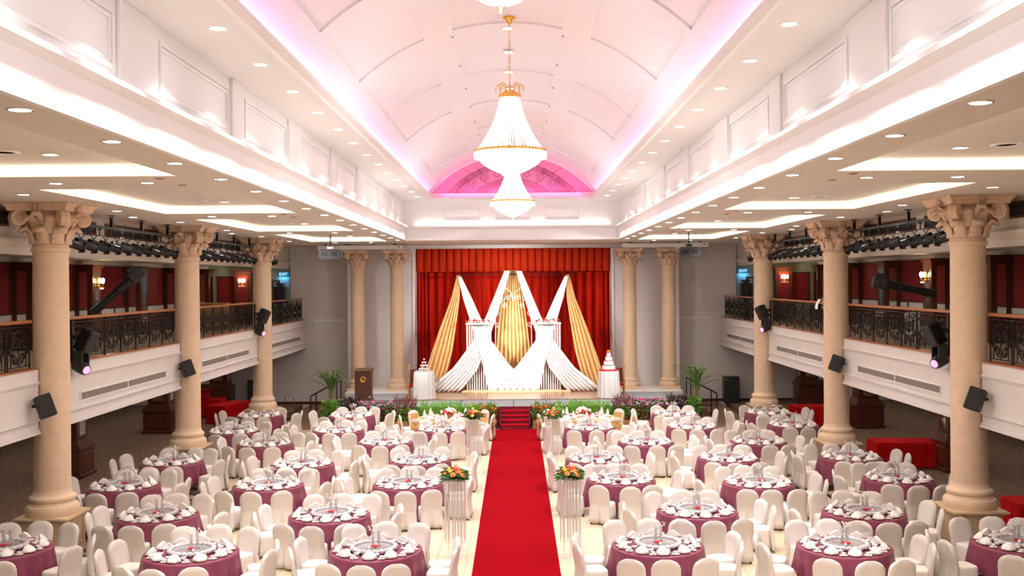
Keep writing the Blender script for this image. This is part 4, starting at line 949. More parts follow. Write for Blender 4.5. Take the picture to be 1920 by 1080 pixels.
# side tables with cake and glass tower
def pleated(name, label, x, y, r, h, m, z):
    mb = MB(); N = 90
    rings = [[((rr+(a*sin(i*2*PI*15/N)))*cos(2*PI*i/N),(rr+(a*sin(i*2*PI*15/N)))*sin(2*PI*i/N),zz) for i in range(N)] for rr,zz,a in ((r+.05,.02,.03),(r+.03,h*.5,.022),(r+.01,h-.06,.008),(r,h,0))]
    mb.loft(rings, cap0=False)
    return tag(obj(name, mb.mesh(name, m, True), None, (x,y,z)), label, 'tablecloth')
TZ = ZS+.03
for s, px, nmk in ((-1,790,'glass tower'),(1,1136,'wedding cake')):
    y = 41.95; x = W(px,0,y).x
    t = thing('side_table', f'small round table under the white cloth holding the {nmk}', 'table', (x,y,TZ)); obj('tabletop', MB().lathe([(.01,1.07),(.40,1.07),(.40,1.09)],24).mesh('tabletop', M['lightwood']), t); obj('pedestal', MB().lathe([(.25,0),(.25,.03),(.04,.05),(.04,1.07)],16).mesh('pedestal', M['iron']), t)
    pleated('round_cloth', f'white pleated cloth on the round table under the {nmk}', x, y, .41, 1.105, M['drape'], TZ)
    tag(obj('floor_board', MB().lathe([(.52,0),(.52,.02),(.01,.02)],24,(x,y,TZ-.018)).mesh('floor_board', M['lightwood'])), f'thin round wooden base board on the stage under the {nmk} table', 'board')
    if s > 0:
        c = thing('wedding_cake', 'white tiered wedding cake with red trim and an orange topper', 'cake', (x,y,TZ+1.107))
        obj('red_base', MB().lathe([(.36,0),(.40,.02),(.40,.05),(.30,.06)],28).mesh('red_base', M['redp'], True), c)
        for i,(r,z) in enumerate(((.27,.06),(.20,.24),(.14,.42),(.085,.58))):
            obj('tier', MB().lathe([(r,z),(r*1.03,z+.02),(r,z+.03),(r,z+.13),(r*.97,z+.145)],28).mesh('tier', M['icing'], True), c)
            tm = MB()
            for q in range(16): a = q*PI/8+i; tm.sphere((r*1.0*cos(a),r*1.0*sin(a),z+.16),.016,5,4)
            obj('trim', tm.mesh('trim', M['redp']), c)
            if i < 3:
                pm_ = MB()
                for q in range(4): pm_.cyl((r*.5*cos(q*PI/2),r*.5*sin(q*PI/2),z+.14),(r*.5*cos(q*PI/2),r*.5*sin(q*PI/2),z+.19),.012,n=6)
                obj('pillar', pm_.mesh('pillar', M['icing']), c)
        tm = MB()
        for q in range(7): tm.sphere((.04*cos(q),.04*sin(q),.78+.03*(q%2)),.035,6,5)
        obj('topper', tm.mesh('topper', M['orange'], True), c)
    else:
        gm = MB(); gm.lathe([(.035,0),(.035,.004),(.006,.012),(.006,.055),(.02,.07),(.05,.09),(.052,.105),(.046,.09),(.005,.068)],12); gm = gm.mesh('coupe_glass', M['acrylic'], True)
        tag(obj('glass_tray', MB().lathe([(.33,0),(.37,.02),(.37,.05),(.34,.05),(.33,.02),(.01,.02)],28,(x,y,TZ+1.107)).mesh('glass_tray', M['acrylic'], True)), 'round clear tray under the stacked coupe glasses', 'tray')
        k = 0
        for lev, n_ in enumerate((4,3,2,1)):
            for i in range(n_):
                for j in range(n_):
                    k += 1
                    tag(obj('coupe_glass', gm, None, (x+(i-(n_-1)/2)*.108, y+(j-(n_-1)/2)*.108, TZ+1.129+.13*lev), sc=(1,1,1.22)), f'coupe glass on the {("bottom","second","third","top")[lev]} level of the glass tower, {ORD[j+1]} row, {ORD[i+1]} from left', 'glass', 'coupe glasses of the tower')
    # carved wooden chair half hidden behind the table
    c = thing('carved_chair', f'brown carved wooden armchair behind the {nmk} table', 'chair', (x-s*-.45,43.0,TZ), 0)
    for q in (-1,1):
        obj('post', MB().lathe([(.04,0),(.04,.9),(.055,.95),(.03,1.0),(.04,1.15),(.06,1.22),(.05,1.28),(.01,1.31)],10,(q*.28,.2,0)).mesh('post', M['lightwood'], True), c); obj('leg', MB().box(q*.28-.03,q*.28+.03,-.26,-.20,0,.62).mesh('leg', M['lightwood']), c); obj('arm', MB().box(q*.28-.03,q*.28+.03,-.26,.2,.62,.67,.01).mesh('arm', M['lightwood']), c)
    obj('backrest', MB().box(-.26,.26,.17,.22,.5,1.12,.02).mesh('backrest', M['wood']), c); obj('seat', MB().box(-.28,.28,-.24,.2,.40,.48,.02).mesh('seat', M['redcloth']), c)
t = thing('ice_stand', 'slim chrome bucket stand beside the glass tower table', 'stand', (W(815,0,41.95).x,41.95,TZ)); obj('pole', MB().lathe([(.14,0),(.14,.015),(.02,.03),(.012,.06),(.012,.66)],14).mesh('pole', M['chrome'], True), t); obj('bucket', MB().lathe([(.07,.66),(.10,.84),(.09,.84),(.06,.68)],14).mesh('bucket', M['chrome'], True), t)
# lectern
p = F(681,752,ZS); t = thing('lectern', 'dark wooden lectern with a round gold emblem at the left of the stage', 'lectern', (p.x,p.y+.25,ZS+.012))
m = MB(); m.box(-.33,.33,-.24,.24,.08,1.18,.01); m.box(-.37,.37,-.27,.26,0,.08,.01); obj('body', m.mesh('body', M['lectern']), t)
obj('desk_top', MB().prism([(-.27,1.18),(.26,1.18),(.26,1.30),(-.27,1.21)], -.36, .36, 'x').mesh('desk_top', M['lectern']), t)
f = MB()
for (a,b,c,d) in ((-.24,.24,.24,.28),(-.24,.24,1.02,1.06),(-.24,-.20,.28,1.02),(.20,.24,.28,1.02)): f.box(a,b,-.262,-.24,c,d)
obj('panel_moulding', f.mesh('panel_moulding', M['lectern']), t)
for q in (-1,1): obj('pilaster', MB().box(*mir(q,.26,.34),-.26,-.24,.1,1.16,.006).mesh('pilaster', M['lectern']), t)
em = MB(); em.M = Matrix.Translation((0,-.242,.86)) @ Matrix.Rotation(R(90),4,'X'); em.lathe([(.125,0),(.125,.015),(.115,.022),(.10,.016),(.005,.016)],28); e = obj('emblem', em.mesh('emblem', M['brass'], True), t)
mk = MB(); mk.prism([(-.055,.82),(-.03,.82),(0,.875),(.03,.82),(.055,.82),(.012,.92),(-.012,.92)], -.262, -.257); mk.sphere((0,-.259,.935),.016,6,4,(1,.3,1)); mk.box(-.07,.07,-.262,-.257,.79,.80); obj('mark', mk.mesh('mark', M['iron']), e)
obj('paper_tag', MB().box(.24,.29,-.268,-.262,.12,.20).mesh('paper_tag', M['napkin']), t)

# ------------------------------------------------------------------ plants before the stage
def leaves(n, box, ln, wd, up, seed, spread=1.0):
    random.seed(seed); m = MB(); (x0,x1),(y0,y1),(z0,z1) = box
    for i in range(n):
        u = random.random(); p = Vector((random.uniform(x0,x1),random.uniform(y0,y1),z0+(z1-z0)*random.random()**.7))
        d = Vector((random.uniform(-1,1)*spread,random.uniform(-1,1)*spread,up+random.uniform(-.3,.5))).normalized(); L = ln*random.uniform(.6,1.2)
        sd = d.cross(Vector((random.uniform(-1,1),random.uniform(-1,1),.3))).normalized()*wd*.5
        bend = Vector((d.x,d.y,-.4))*L*.25
        a = [m.vert(p-sd*.4), m.vert(p+sd*.4), m.vert(p+d*L*.55+sd), m.vert(p+d*L+bend), m.vert(p+d*L*.55-sd)]
        m.face(a[0],a[1],a[2],a[4]); m.face(a[4],a[2],a[3])
    return m
KINDS = [  # name, label words, x span, leaf mat, n, length, width, up, top, flower mat
 ('shrub','leafy green shrub with a few orange blooms',-7.3,-6.55,'leaf',420,.16,.06,.4,.85,'orange',9),
 ('croton','purple-brown spiky shrub',-6.55,-5.9,'darkleaf',260,.30,.045,1.1,.85,None,0),
 ('flower_bush','magenta flowering bush',-5.9,-4.5,'leafd',420,.12,.06,.3,.80,'magenta',70),
 ('red_grass','reddish feathery grass clump',-4.5,-3.75,'redleaf',420,.42,.016,1.6,.78,None,0),
 ('fern','low bright green fern',-4.4,-3.5,'leaf',380,.16,.05,.3,.55,None,0),
 ('grass_clump','bright green fine grass clump',-3.55,-2.0,'grass',900,.34,.014,1.4,.62,None,0),
 ('lily_clump','broad bright green strap-leaved clump',-2.0,-1.35,'grass',90,.34,.05,1.5,.55,None,0),
 ('flower_bush','orange flowering bush',-1.40,-.66,'leaf',260,.20,.04,.9,.62,'orange',60)]
for s in (-1, 1):
    k = 0
    xs = (-7.3,-5.65,-4.0,-2.35,-.68) if s < 0 else (.72,2.38,4.03,5.68,7.2)
    for i in range(4):
        a, b = xs[i]+.01, xs[i+1]-.01
        t = thing('planter_box', f'brown plank planter, {ORD[(4-i) if s<0 else i+1]} from the stage steps, {SIDE[s]} side', 'planter', ((a+b)/2,38.98,.006), 0, 'planters before the stage'); h = (b-a)/2
        n_ = 14
        for q in range(n_):
            xq = -h+2*h*q/n_; zt = .30+.015*random.random()
            obj('plank', MB().box(xq+.004,xq+2*h/n_-.004,-.22,-.19,.0,zt).mesh('plank', M['plank']), t)
        obj('back_panel', MB().box(-h,h,.36,.38,0,.30).mesh('back_panel', M['plank']), t); obj('soil', MB().box(-h+.01,h-.01,-.19,.36,.02,.26).mesh('soil', M['soil']), t)
    for (nme,lab,x0,x1,lm_,n_,ln,wd,up,top,fm_,nf) in KINDS:
        a, b = (x0,x1) if s < 0 else (-x1+.06,-x0+.06)
        if s > 0: b = min(b, 7.1)
        t = thing(nme, f'{lab} in the planters, {SIDE[s]} of the stage steps', 'plant', ((a+b)/2,39.0,.27)); h = (b-a)/2
        tag(obj('foliage', leaves(n_,((-h,h),(-.18,.32),(.0,top*.95)),ln,wd,up,int(abs(x0)*100)+s).mesh('foliage', M[lm_]), t), kind='stuff')
        if fm_:
            me = MB().sphere((0,0,0),.036,7,4,(1,1,.6)).mesh('flower', M[fm_], True)
            for q in range(nf): obj('flower', me, t, (random.uniform(-h,h), random.uniform(-.2,.2), top*random.uniform(.65,1.02)))
    # areca palm
    X = -7.35 if s < 0 else 6.95; yp = 41.2
    t = thing('potted_palm', f'tall potted palm at the {SIDE[s]} end of the stage', 'palm', (X,yp,.006 if s<0 else .006)) if s < 0 else thing('potted_palm', 'tall potted palm at the right end of the stage', 'palm', (7.35,yp,.006))
    obj('pot', MB().lathe([(.17,0),(.24,.34),(.26,.36),(.24,.38),(.21,.34),(.01,.34)],20).mesh('pot', M['black'], True), t)
    random.seed(21+s)
    stm = MB()
    for q in range(14):
        a = q*2.4; tilt = random.uniform(.25,1.0); L = random.uniform(1.2,1.7); pts = []
        bz = random.uniform(.8,1.15)
        for i in range(11):
            u = i/10; pts.append(Vector((cos(a)*(.05+.06*u*bz+ (0 if u<.4 else tilt*((u-.4)/.6)**1.4*1.25)), sin(a)*(.05+(0 if u<.4 else tilt*((u-.4)/.6)**1.4*.95)), .34+ (bz*u/.4 if u<.4 else bz+ (L-.75)*sin((u-.4)/.6*PI*.62)*.85))))
        obj('stalk', MB().tube(pts, [.016-.012*i/10 for i in range(11)], 5).mesh('stalk', M['stem']), t)
        fm = MB()
        for i in range(9, 44):
            u = i/44; f_ = u*10; j = min(int(f_),9); p = pts[j].lerp(pts[j+1], f_-j)
            if u < .4: continue
            d = (pts[j+1]-pts[j]).normalized()
            for q2 in (-1,1):
                sd = d.cross(Vector((0,0,1))).normalized()*q2; l_ = .30*(1-.6*abs(u-.65)/.35)
                tip = p+sd*l_*.75+d*l_*.5+Vector((0,0,-.12*l_)); w_ = d*.016
                m1 = p.lerp(tip,.5)+Vector((0,0,.03*l_)); i0 = [fm.vert(p),fm.vert(m1-w_),fm.vert(tip),fm.vert(m1+w_)]; fm.face(*i0)
        obj('frond', fm.mesh('frond', M['palm']), t)
# ------------------------------------------------------------------ guest tables
ZT = .78
ROWS = [   # measured table centres (photo pixels), per row from the camera; left side then right side, outward from the carpet
 ([(705,1030),(358,1036),(8,1028)], [(1233,1022),(1583,1024),(1912,1018)]),
 ([(618,965),(295,966)], [(1307,957),(1620,960)]),
 ([(765,907),(503,909),(232,911)], [(1164,899),(1422,905),(1685,897)]),
 ([(787,863),(567,870),(322,866)], [(1119,861),(1366,859),(1594,857)]),
 ([(722,829),(497,832)], [(1211,829),(1422,828)]),
 ([(828,805),(634,807),(438,809)], [(1106,802),(1298,800),(1487,797)]),
 ([(659,779),(486,779)], [(1266,776),(1441,774)]),
]
ROWN = ['front row','second row','third row','fourth row','fifth row','sixth row','back row']
POS = ['near middle','near right','right near','right far','far right','far middle','far left','left far','left near','near left']
CH_A = [-90,-66,-14,14,66,90,114,166,194,246]
# chair ---------------------------------------------------------------
def make_chair():
    t = thing('banquet_chair', '', 'chair')
    bx = [-.97,-.6,-.3,-.10,0,.10,.3,.6,.97]; fx = [.97,.5,0,-.5,-.97]
    rings = []
    for z in (.05,.15,.25,.35,.43,.50,.60,.70,.76,.81,.85,.88,.905,.917):
        w_ = .228 if z < .70 else .228*max(.10,(1-((z-.70)/.222)**2.6))**.5
        if z < .45: w_ = .222+.018*(.45-z)/.4
        yc = -.235-.085*(z-.45)/.45 if z > .45 else -.235-.05*((.45-z)/.4)
        th = .036 if z < .86 else .036*max(.25,1-(z-.86)/.07)
        dp = max(0,(.44-z)/.40); r = []
        for x in bx:
            xx = x*w_; yy = yc-th
            if abs(x) <= .11:
                if x: xx = w_*(.06+.16*dp)*(1 if x > 0 else -1)
                if x == 0: yy += .075*dp
                elif dp: yy += .0
            elif abs(x) == .3 and dp: xx = w_*(.26+.06*dp)*(1 if x > 0 else -1)
            elif abs(x) == .6: yy -= .012*dp
            r.append((xx,yy,z))
        r.append((w_,yc,z))
        r += [(x*w_,yc+th,z) for x in fx]; r.append((-w_,yc,z)); rings.append([(a*1.1,b_,c_) for a,b_,c_ in r])
    obj('back_cover', MB().loft(rings).mesh('back_cover', M['cover'], 'full'), t)
    rings = []; N = 32
    for z, hx, hy, rip in ((.07,.245,.245,.014),(.2,.235,.235,.010),(.36,.225,.225,.004),(.44,.222,.222,0),(.465,.212,.212,0),(.475,.18,.18,0)):
        r = []
        for i in range(N):
            a = 2*PI*i/N; c, s_ = cos(a), sin(a); k = (abs(c)**5+abs(s_)**5)**(-1/5); q = 1+rip*4*sin(i*2.7)
            r.append((hx*k*c*q, .0+hy*k*s_*q, z))
        rings.append(r)
    obj('seat_cover', MB().loft(rings).mesh('seat_cover', M['cover'], 'full'), t)
    lg = MB().box(-.014,.014,-.014,.014,0,.09).mesh('leg', M['iron'])
    for x in (-.2,.2):
        for y in (-.275,.2): obj('leg', lg, t, (x,y,0))
    return t
chair0 = make_chair()
# table, cloth, lazy susan, centrepiece ------------------------------
tb0 = thing('round_table', '', 'table')
obj('tabletop', MB().lathe([(.01,.745),(.80,.745),(.81,.75),(.81,.765),(.80,.77)],40).mesh('tabletop', M['lightwood']), tb0)
for q in range(4): obj('leg', MB().cyl((.3*cos(q*PI/2),.3*sin(q*PI/2),.745),(.45*cos(q*PI/2),.45*sin(q*PI/2),0),.02,n=6).mesh('leg', M['iron']), tb0)
CL = []
for vnt in range(3):
    random.seed(40+vnt); ph = random.uniform(0,6); N = 96
    prof = [(.05,0),(.5,0),(.79,0),(.825,.002),(.838,.014),(.843,.05),(.85,.14),(.86,.28),(.87,.40),(1,.5)]
    rings = []
    for j,(r,dz) in enumerate(prof):
        ring = []
        for i in range(N):
            a = 2*PI*i/N; cor = abs(cos(2*a+.3*vnt)); d = dz
            if j == len(prof)-1: d = .46+.17*cor**3; r2 = .875
            else: r2 = r
            f = max(0,dz-.04)/.45
            r2 += f*(.042*sin(17*a+ph)+.03*sin(7*a+2*ph)+.035*cor**6)
            ring.append((r2*cos(a),r2*sin(a),ZT-d))
        rings.append(ring)
    CL.append(MB().loft(rings, cap1=False).mesh('tablecloth', M['mauve'], 'full'))
ls0 = thing('lazy_susan', '', 'turntable')
m = MB().lathe([(.01,.035),(.30,.035),(.33,.045),(.34,.04),(.33,.025),(.12,.02),(.12,0),(.01,0)],40).mesh('glass_disc', M['glassd'], True); obj('glass_disc', m, ls0)
rf = MB(); rings = []; N = 120
for j in range(8):
    b = 2*PI*j/8; ring = []
    for i in range(N):
        a = 2*PI*i/N; sc_ = abs(sin(a*11)); rr = .385+(.030+.026*sc_)*cos(b); ring.append((rr*cos(a), rr*sin(a), .050+(.026+.024*sc_)*sin(b)))
    rings.append(ring)
rf.loft(rings, closed=True); obj('ruffle', rf.mesh('ruffle', M['silver'], 'full'), ls0)
vase_me = MB().lathe([(.035,0),(.035,.01),(.028,.03),(.024,.20),(.03,.26),(.026,.26),(.020,.2),(.022,.03)],12).mesh('vase', M['glass'], True)
br = MB(); random.seed(3)
for i in range(6):
    a = random.uniform(0,6.3); br.tube([(0,0,.05),(.02*cos(a),.02*sin(a),.26),(.09*cos(a+.4),.09*sin(a+.4),.36)], .003, 4)
br = br.mesh('twigs', M['whitep']); bl = MB()
for i in range(7): a = i*1.7; bl.sphere((.07*cos(a),.07*sin(a),.30+.03*(i%3)),.014,6,4)
bl = bl.mesh('blossoms', M['china'], True)
cp0 = thing('glass_vase', '', 'vase'); obj('glass', vase_me, cp0); obj('twigs', br, cp0); obj('blossoms', bl, cp0)
fl_me = MB()
for i in range(9): fl_me.sphere((.05*cos(i*2.4)*(i/9)**.5*1.6,.05*sin(i*2.4)*(i/9)**.5*1.2,.02+.008*(i%3)),.024,6,4,(1,1,.7))
fl_me = fl_me.mesh('red_petals', M['redp'], True)
ball_me = MB().sphere((0,0,.03),.03,10,6).mesh('candle_ball', M['china'], True)
# place setting -------------------------------------------------------
pl = MB(); pl.lathe([(.01,.006),(.075,.006),(.085,.009),(.118,.017),(.120,.020),(.112,.018),(.08,.012),(.01,.010)],24); pl.cur = 1; pl.lathe([(.122,.012),(.126,.016),(.122,.020),(.116,.015)],24,cap0=False,cap1=False)  # second ring: reddish shadow at the plate edge, painted brown
plate_me = pl.mesh('plate', [M['china'], M['bronzeshade']], True)
nap_me = MB(); rings = []; N = 26              # a soft folded shell with pleats, leaning back
for t_ in (0,.25,.5,.72,.88,.97):
    q = (1-t_**2.2)**.5; r_ = []
    for i in range(N):
        a = 2*PI*i/N; pl_ = 1+.07*cos(13*a)*(.5+.5*q)
        r_.append((.125*q*cos(a)*pl_, .055*q*sin(a)*pl_*(1.25 if sin(a) < 0 else .7)+.035*t_, .004+.125*t_-.03*abs(cos(a))**3*t_))
    rings.append(r_)
nap_me.loft(rings)
nap_me.slab(lambda u,v: ((u-.5)*(.22-.10*v), -.035-.06*v, .01+.07*(1-v)*sin(PI*u)**.5), 8, 3, .006)
nap_me = nap_me.mesh('napkin', M['napkin'], 'full')
cupm = MB().lathe([(.022,.0),(.024,.004),(.036,.03),(.040,.05),(.037,.05),(.03,.02),(.005,.008)],16); cupm.tube([(.038,0,.04),(.058,0,.035),(.052,0,.018),(.034,0,.014)], .005, 5); cupm = cupm.mesh('cup', M['china'], True)
saum = MB().lathe([(.03,0),(.035,.004),(.070,.012),(.072,.015),(.03,.008),(.005,.008)],20).mesh('saucer', M['china'], True)
cup0 = thing('tea_cup', '', 'cup'); obj('cup', cupm, cup0, (0,0,.009)); obj('saucer', saum, cup0)
bowm = MB().lathe([(.025,0),(.028,.006),(.05,.035),(.055,.05),(.051,.05),(.03,.014),(.005,.012)],16).mesh('bowl', M['china'], True)
spm = MB().tube([(0,-.02,.02),(.01,.02,.05),(.02,.07,.085)], [.012,.006,.006], 5).mesh('spoon', M['china'], True)
bow0 = thing('soup_bowl', '', 'bowl'); obj('bowl', bowm, bow0); obj('spoon', spm, bow0)
PROTO = [chair0, tb0, ls0, cp0, cup0, bow0]
for p in PROTO: kids(p)
over = {'chair':[], 'plate':[], 'napkin':[], 'cup':[], 'bowl':[]}
count = {k:0 for k in over}
random.seed(99)
TABLES = []
for r, (Lr, Rr_) in enumerate(ROWS):
    for s, lst in ((-1,Lr),(1,Rr_)):
        for i, (px,py) in enumerate(lst): TABLES.append((r,s,i,F(px,py,ZT)))
TABLES.sort(key=lambda t: t[0])
for (r,s,i,P) in TABLES:
    tl = f'{ORD[i+1]} table {SIDE[s]} of carpet, {ROWN[r]}'
    x, y = P.x, P.y; tw = random.uniform(-9,9); jit = random.uniform(-8,8)
    dup(tb0, (x,y,0), R(tw), f'round table under the mauve cloth, {tl}', 'round tables')
    tag(obj('tablecloth', CL[(r+i+(s>0))%3], None, (x,y,0), (0,0,R(tw*5))), f'mauve satin tablecloth with white place settings, {tl}', 'tablecloth', 'mauve tablecloths')
    ox, oy = random.uniform(-.05,.05), random.uniform(-.04,.04)
    dup(ls0, (x+ox,y+oy,ZT+.002), R(tw*3), f'round turntable with silver ruffle, {tl}', 'turntables')
    zt = ZT+.002+.044
    for q,(dx,dy) in enumerate(((-.03,.07),(.07,.12))):
        dup(cp0, (x+ox+dx,y+oy+dy,zt), R(tw*7+90*q), f'slim {("left","right")[q]} glass vase with white blossoms, {tl}', 'table vases')
    tag(obj('red_petals', fl_me, None, (x+ox-.02+.05*random.random(),y+oy-.04,zt), (0,0,R(tw*9))), f'red flower heads on the turntable, {tl}', 'flowers', 'red table flowers')
    tag(obj('candle_ball', ball_me, None, (x+ox+random.uniform(-.12,.12),y+oy-.16,zt)), f'small white ball candle on the turntable, {tl}', 'candle', 'ball candles')
    for j in range(10):
        a = R(CH_A[j]+tw*.5+random.uniform(-2.5,2.5)); rr = 1.20+random.uniform(-.03,.06)
        if any(abs(x+rr*cos(a)-s*XC) < .95 and abs(y+rr*sin(a)-yc_) < 1.0 for yc_ in YC): rr = 1.04
        while abs(x+rr*cos(a)-.1) < 1.22 and rr > 1.0: rr -= .02       # keep off the aisle carpet
        cx, cy = x+rr*cos(a), y+rr*sin(a)
        fa = a+PI/2+R(random.uniform(-6,6)+(-CH_A[j]-90 if abs(CH_A[j]+90)<50 else 0)*.25)
        if infra(cx,cy,.92,25) or infra(cx,cy,.3,25):
            lab = f'white covered chair, {POS[j]} seat, {tl}'
            if count['chair'] < 300:
                count['chair'] += 1; dup(chair0, (cx,cy,0), fa, lab, 'white covered guest chairs', skip=('leg',) if r > 4 else ())
            else: over['chair'].append((cx,cy,0,fa))
        b = R(-90+36*j+jit+random.uniform(-3,3)); inr = infra(x+.6*cos(b),y+.6*sin(b),ZT,10)
        if not inr: continue
        fa2 = b+PI/2
        def at(rad, da): return (x+rad*cos(b+da), y+rad*sin(b+da))
        spots = (('plate',at(.66,0),ZT+.002,fa2,plate_me,'white plate, painted brown edge shadow'),('napkin',at(.67,0),ZT+.017,fa2+R(random.uniform(-14,14)),nap_me,'white fan-folded napkin'),
                 ('cup',at(.70,R(18)),ZT+.002,fa2+R(random.uniform(-60,60)),cup0,'white tea cup on a saucer'),('bowl',at(.52,R(11)),ZT+.002,fa2+R(random.uniform(-40,40)),bow0,'small white bowl with a spoon'))
        for (kd,(ax,ay),az_,rz,src,wd) in spots:
            lab = f'{wd}, {POS[j]} seat, {tl}'
            if count[kd] < 300:
                count[kd] += 1
                if kd in ('plate','napkin'): tag(obj(kd, src, None, (ax,ay,az_), (0,0,rz)), lab, kd, f'{kd}s at the guest tables')
                else: dup(src, (ax,ay,az_), rz, lab, f'{kd}s at the guest tables')
            else: over[kd].append((ax,ay,az_,rz))
def merged(name, parts, places, label, cat):      # the far ones past three hundred, joined
    if not places: return
    m = MB(); mats = []; 
    for me, off in parts:
        base = len(mats)
        for mm in me.materials: mats.append(mm)
        vs = [v.co.copy()+Vector(off) for v in me.vertices]; fs = [(tuple(p.vertices), p.material_index) for p in me.polygons]
        for (x,y,z,rz) in places:
            M_ = Matrix.Translation((x,y,z)) @ Matrix.Rotation(rz,4,'Z'); n0 = len(m.v)
            m.v += [tuple(M_ @ v) for v in vs]
            for f_, mi_ in fs: m.f.append(tuple(n0+k for k in f_)); m.mi.append(base+mi_)
    tag(obj(name, m.mesh(name, mats, True)), label, cat, kind='stuff')
def pm_(root): return [(c.data, tuple(c.location)) for c in kids(root)]
merged('far_banquet_chairs', pm_(chair0), over['chair'], 'white covered chairs crowded around the tables nearest the stage', 'chair')
merged('far_plates', [(plate_me,(0,0,0))], over['plate'], 'white plates on the tables nearest the stage', 'plate')
merged('far_napkins', [(nap_me,(0,0,0))], over['napkin'], 'white folded napkins on the tables nearest the stage', 'napkin')
merged('far_tea_cups', pm_(cup0), over['cup'], 'white tea cups on the tables nearest the stage', 'cup')
merged('far_soup_bowls', pm_(bow0), over['bowl'], 'small white bowls on the tables nearest the stage', 'bowl')
print('COUNTS', count, {k:len(v) for k,v in over.items()})

# ------------------------------------------------------------------ head tables in gold
vchair = thing('bow_chair', '', 'chair')
for c in kids(chair0): obj(c.name.split('.')[0], c.data, vchair, tuple(c.location))
bw = MB(); rings = []
for z in (.44,.55,.68,.80):
    yc = -.235-.085*(z-.45)/.45; rings.append([(x*.236, yc+yy*.044, z) for x,yy in ((-1,-.7),(-.6,-1.05),(0,-1.1),(.6,-1.05),(1,-.7),(1,.7),(.6,1.05),(0,1.1),(-.6,1.05),(-1,.7))])
bw.loft(rings); obj('sash', bw.mesh('sash', M['gold'], True), vchair)
bo = MB()
for q in (-1,1):
    bo.slab(lambda u,v: (q*(.02+.21*v), -.345-.04*sin(PI*v)+.02*sin(9*u), .63+(u-.5)*(.06+.17*sin(PI*v*.8))), 5, 5, .012)
    bo.slab(lambda u,v: (q*(.02+.10*v)+(u-.5)*(.07+.10*v), -.335-.02*v+.012*sin(6*u), .62-.50*v), 4, 8, .010)
bo.sphere((0,-.345,.63),.04,8,5); obj('bow', bo.mesh('bow', M['gold'], 'full'), vchair)
vn = MB()
vn.lathe([(.055,0),(.06,.03),(.05,.13),(.022,.23),(.004,.27)],10); vnap = vn.mesh('napkin', M['napkin'], True)
vcl = MB(); rings = []; N = 110
for rr,z in ((.1,0),(.98,0),(1.04,.004),(1.06,.02),(1.07,.2),(1.08,.45),(1.09,.72)):
    rings.append([((rr+(.02*sin(22*2*PI*i/N) if z>.1 else 0))*cos(2*PI*i/N),(rr+(.02*sin(22*2*PI*i/N) if z>.1 else 0))*sin(2*PI*i/N),ZT-z) for i in range(N)])
vcl = vcl.loft(rings, cap1=False).mesh('gold_cloth', M['goldcloth'], True)
vtop = MB().lathe([(.01,.004),(.85,.004),(.86,.002),(.85,0)],48).mesh('overlay', M['napkin'])
kids(vchair)
VP = [(-90,'near middle'),(-55,'near right'),(-125,'near left'),(-10,'right'),(190,'left'),(38,'far right'),(90,'far middle'),(142,'far left')]
for s, (cx, cy) in ((-1,(-2.35,36.35)),(1,(2.55,36.35))):
    nd = f'gold head table {SIDE[s]} of the steps'
    t = thing('head_table', f'large round table under the gold cloth {SIDE[s]} of the stage steps', 'table', (cx,cy,0)); obj('tabletop', MB().lathe([(.01,.745),(1.02,.745),(1.02,.77)],40).mesh('tabletop', M['lightwood']), t); obj('pedestal', MB().lathe([(.4,0),(.4,.03),(.06,.06),(.06,.745)],16).mesh('pedestal', M['iron']), t)
    tag(obj('gold_cloth', vcl, None, (cx,cy,0)), f'gold satin cloth skirting the head table {SIDE[s]} of the steps', 'tablecloth')
    tag(obj('cloth_overlay', vtop, None, (cx,cy,ZT+.001)), f'white overlay cloth on the head table {SIDE[s]} of the steps', 'tablecloth')
    for a_, nmk in VP:
        a = R(a_); dup(vchair, (cx+1.36*cos(a),cy+1.36*sin(a),0), a+PI/2, f'white chair with a gold bow, {nmk} seat, {nd}', 'head table chairs')
        tag(obj('napkin', vnap, None, (cx+.80*cos(a),cy+.80*sin(a),ZT+.022)), f'tall pointed white napkin, {nmk} seat, {nd}', 'napkin', 'head table napkins')
        tag(obj('plate', plate_me, None, (cx+.80*cos(a),cy+.80*sin(a),ZT+.005)), f'white plate, {nmk} seat, {nd}', 'plate', 'head table plates')
        dup(cup0, (cx+.80*cos(a+.3),cy+.80*sin(a+.3),ZT+.005), a, f'white cup on a saucer, {nmk} seat, {nd}', 'head table cups')
    t = thing('flower_centrepiece', f'dark red and white flower centrepiece on the {nd}', 'flowers', (cx,cy,ZT+.005))
    random.seed(8); tag(obj('foliage', leaves(70,((-.2,.2),(-.15,.15),(0,.14)),.12,.05,.4,4).mesh('foliage', M['leafd']), t), kind='stuff')
    for q in range(22): obj('flower', MB().sphere((0,0,0),random.uniform(.035,.055),7,5).mesh('flower', M['redp'] if q%4 else M['whitep'], True), t, (random.uniform(-.2,.2),random.uniform(-.16,.12),random.uniform(.06,.24)))
    for q in range(9): tag(obj('petal_cluster', fl_me, None, (cx+.52*cos(q*.7),cy+.52*sin(q*.7),ZT+.006),(0,0,q)), f'red petal cluster, {ORD[q+1]} counter-clockwise, {nd}', 'petals', 'petals on the head tables')

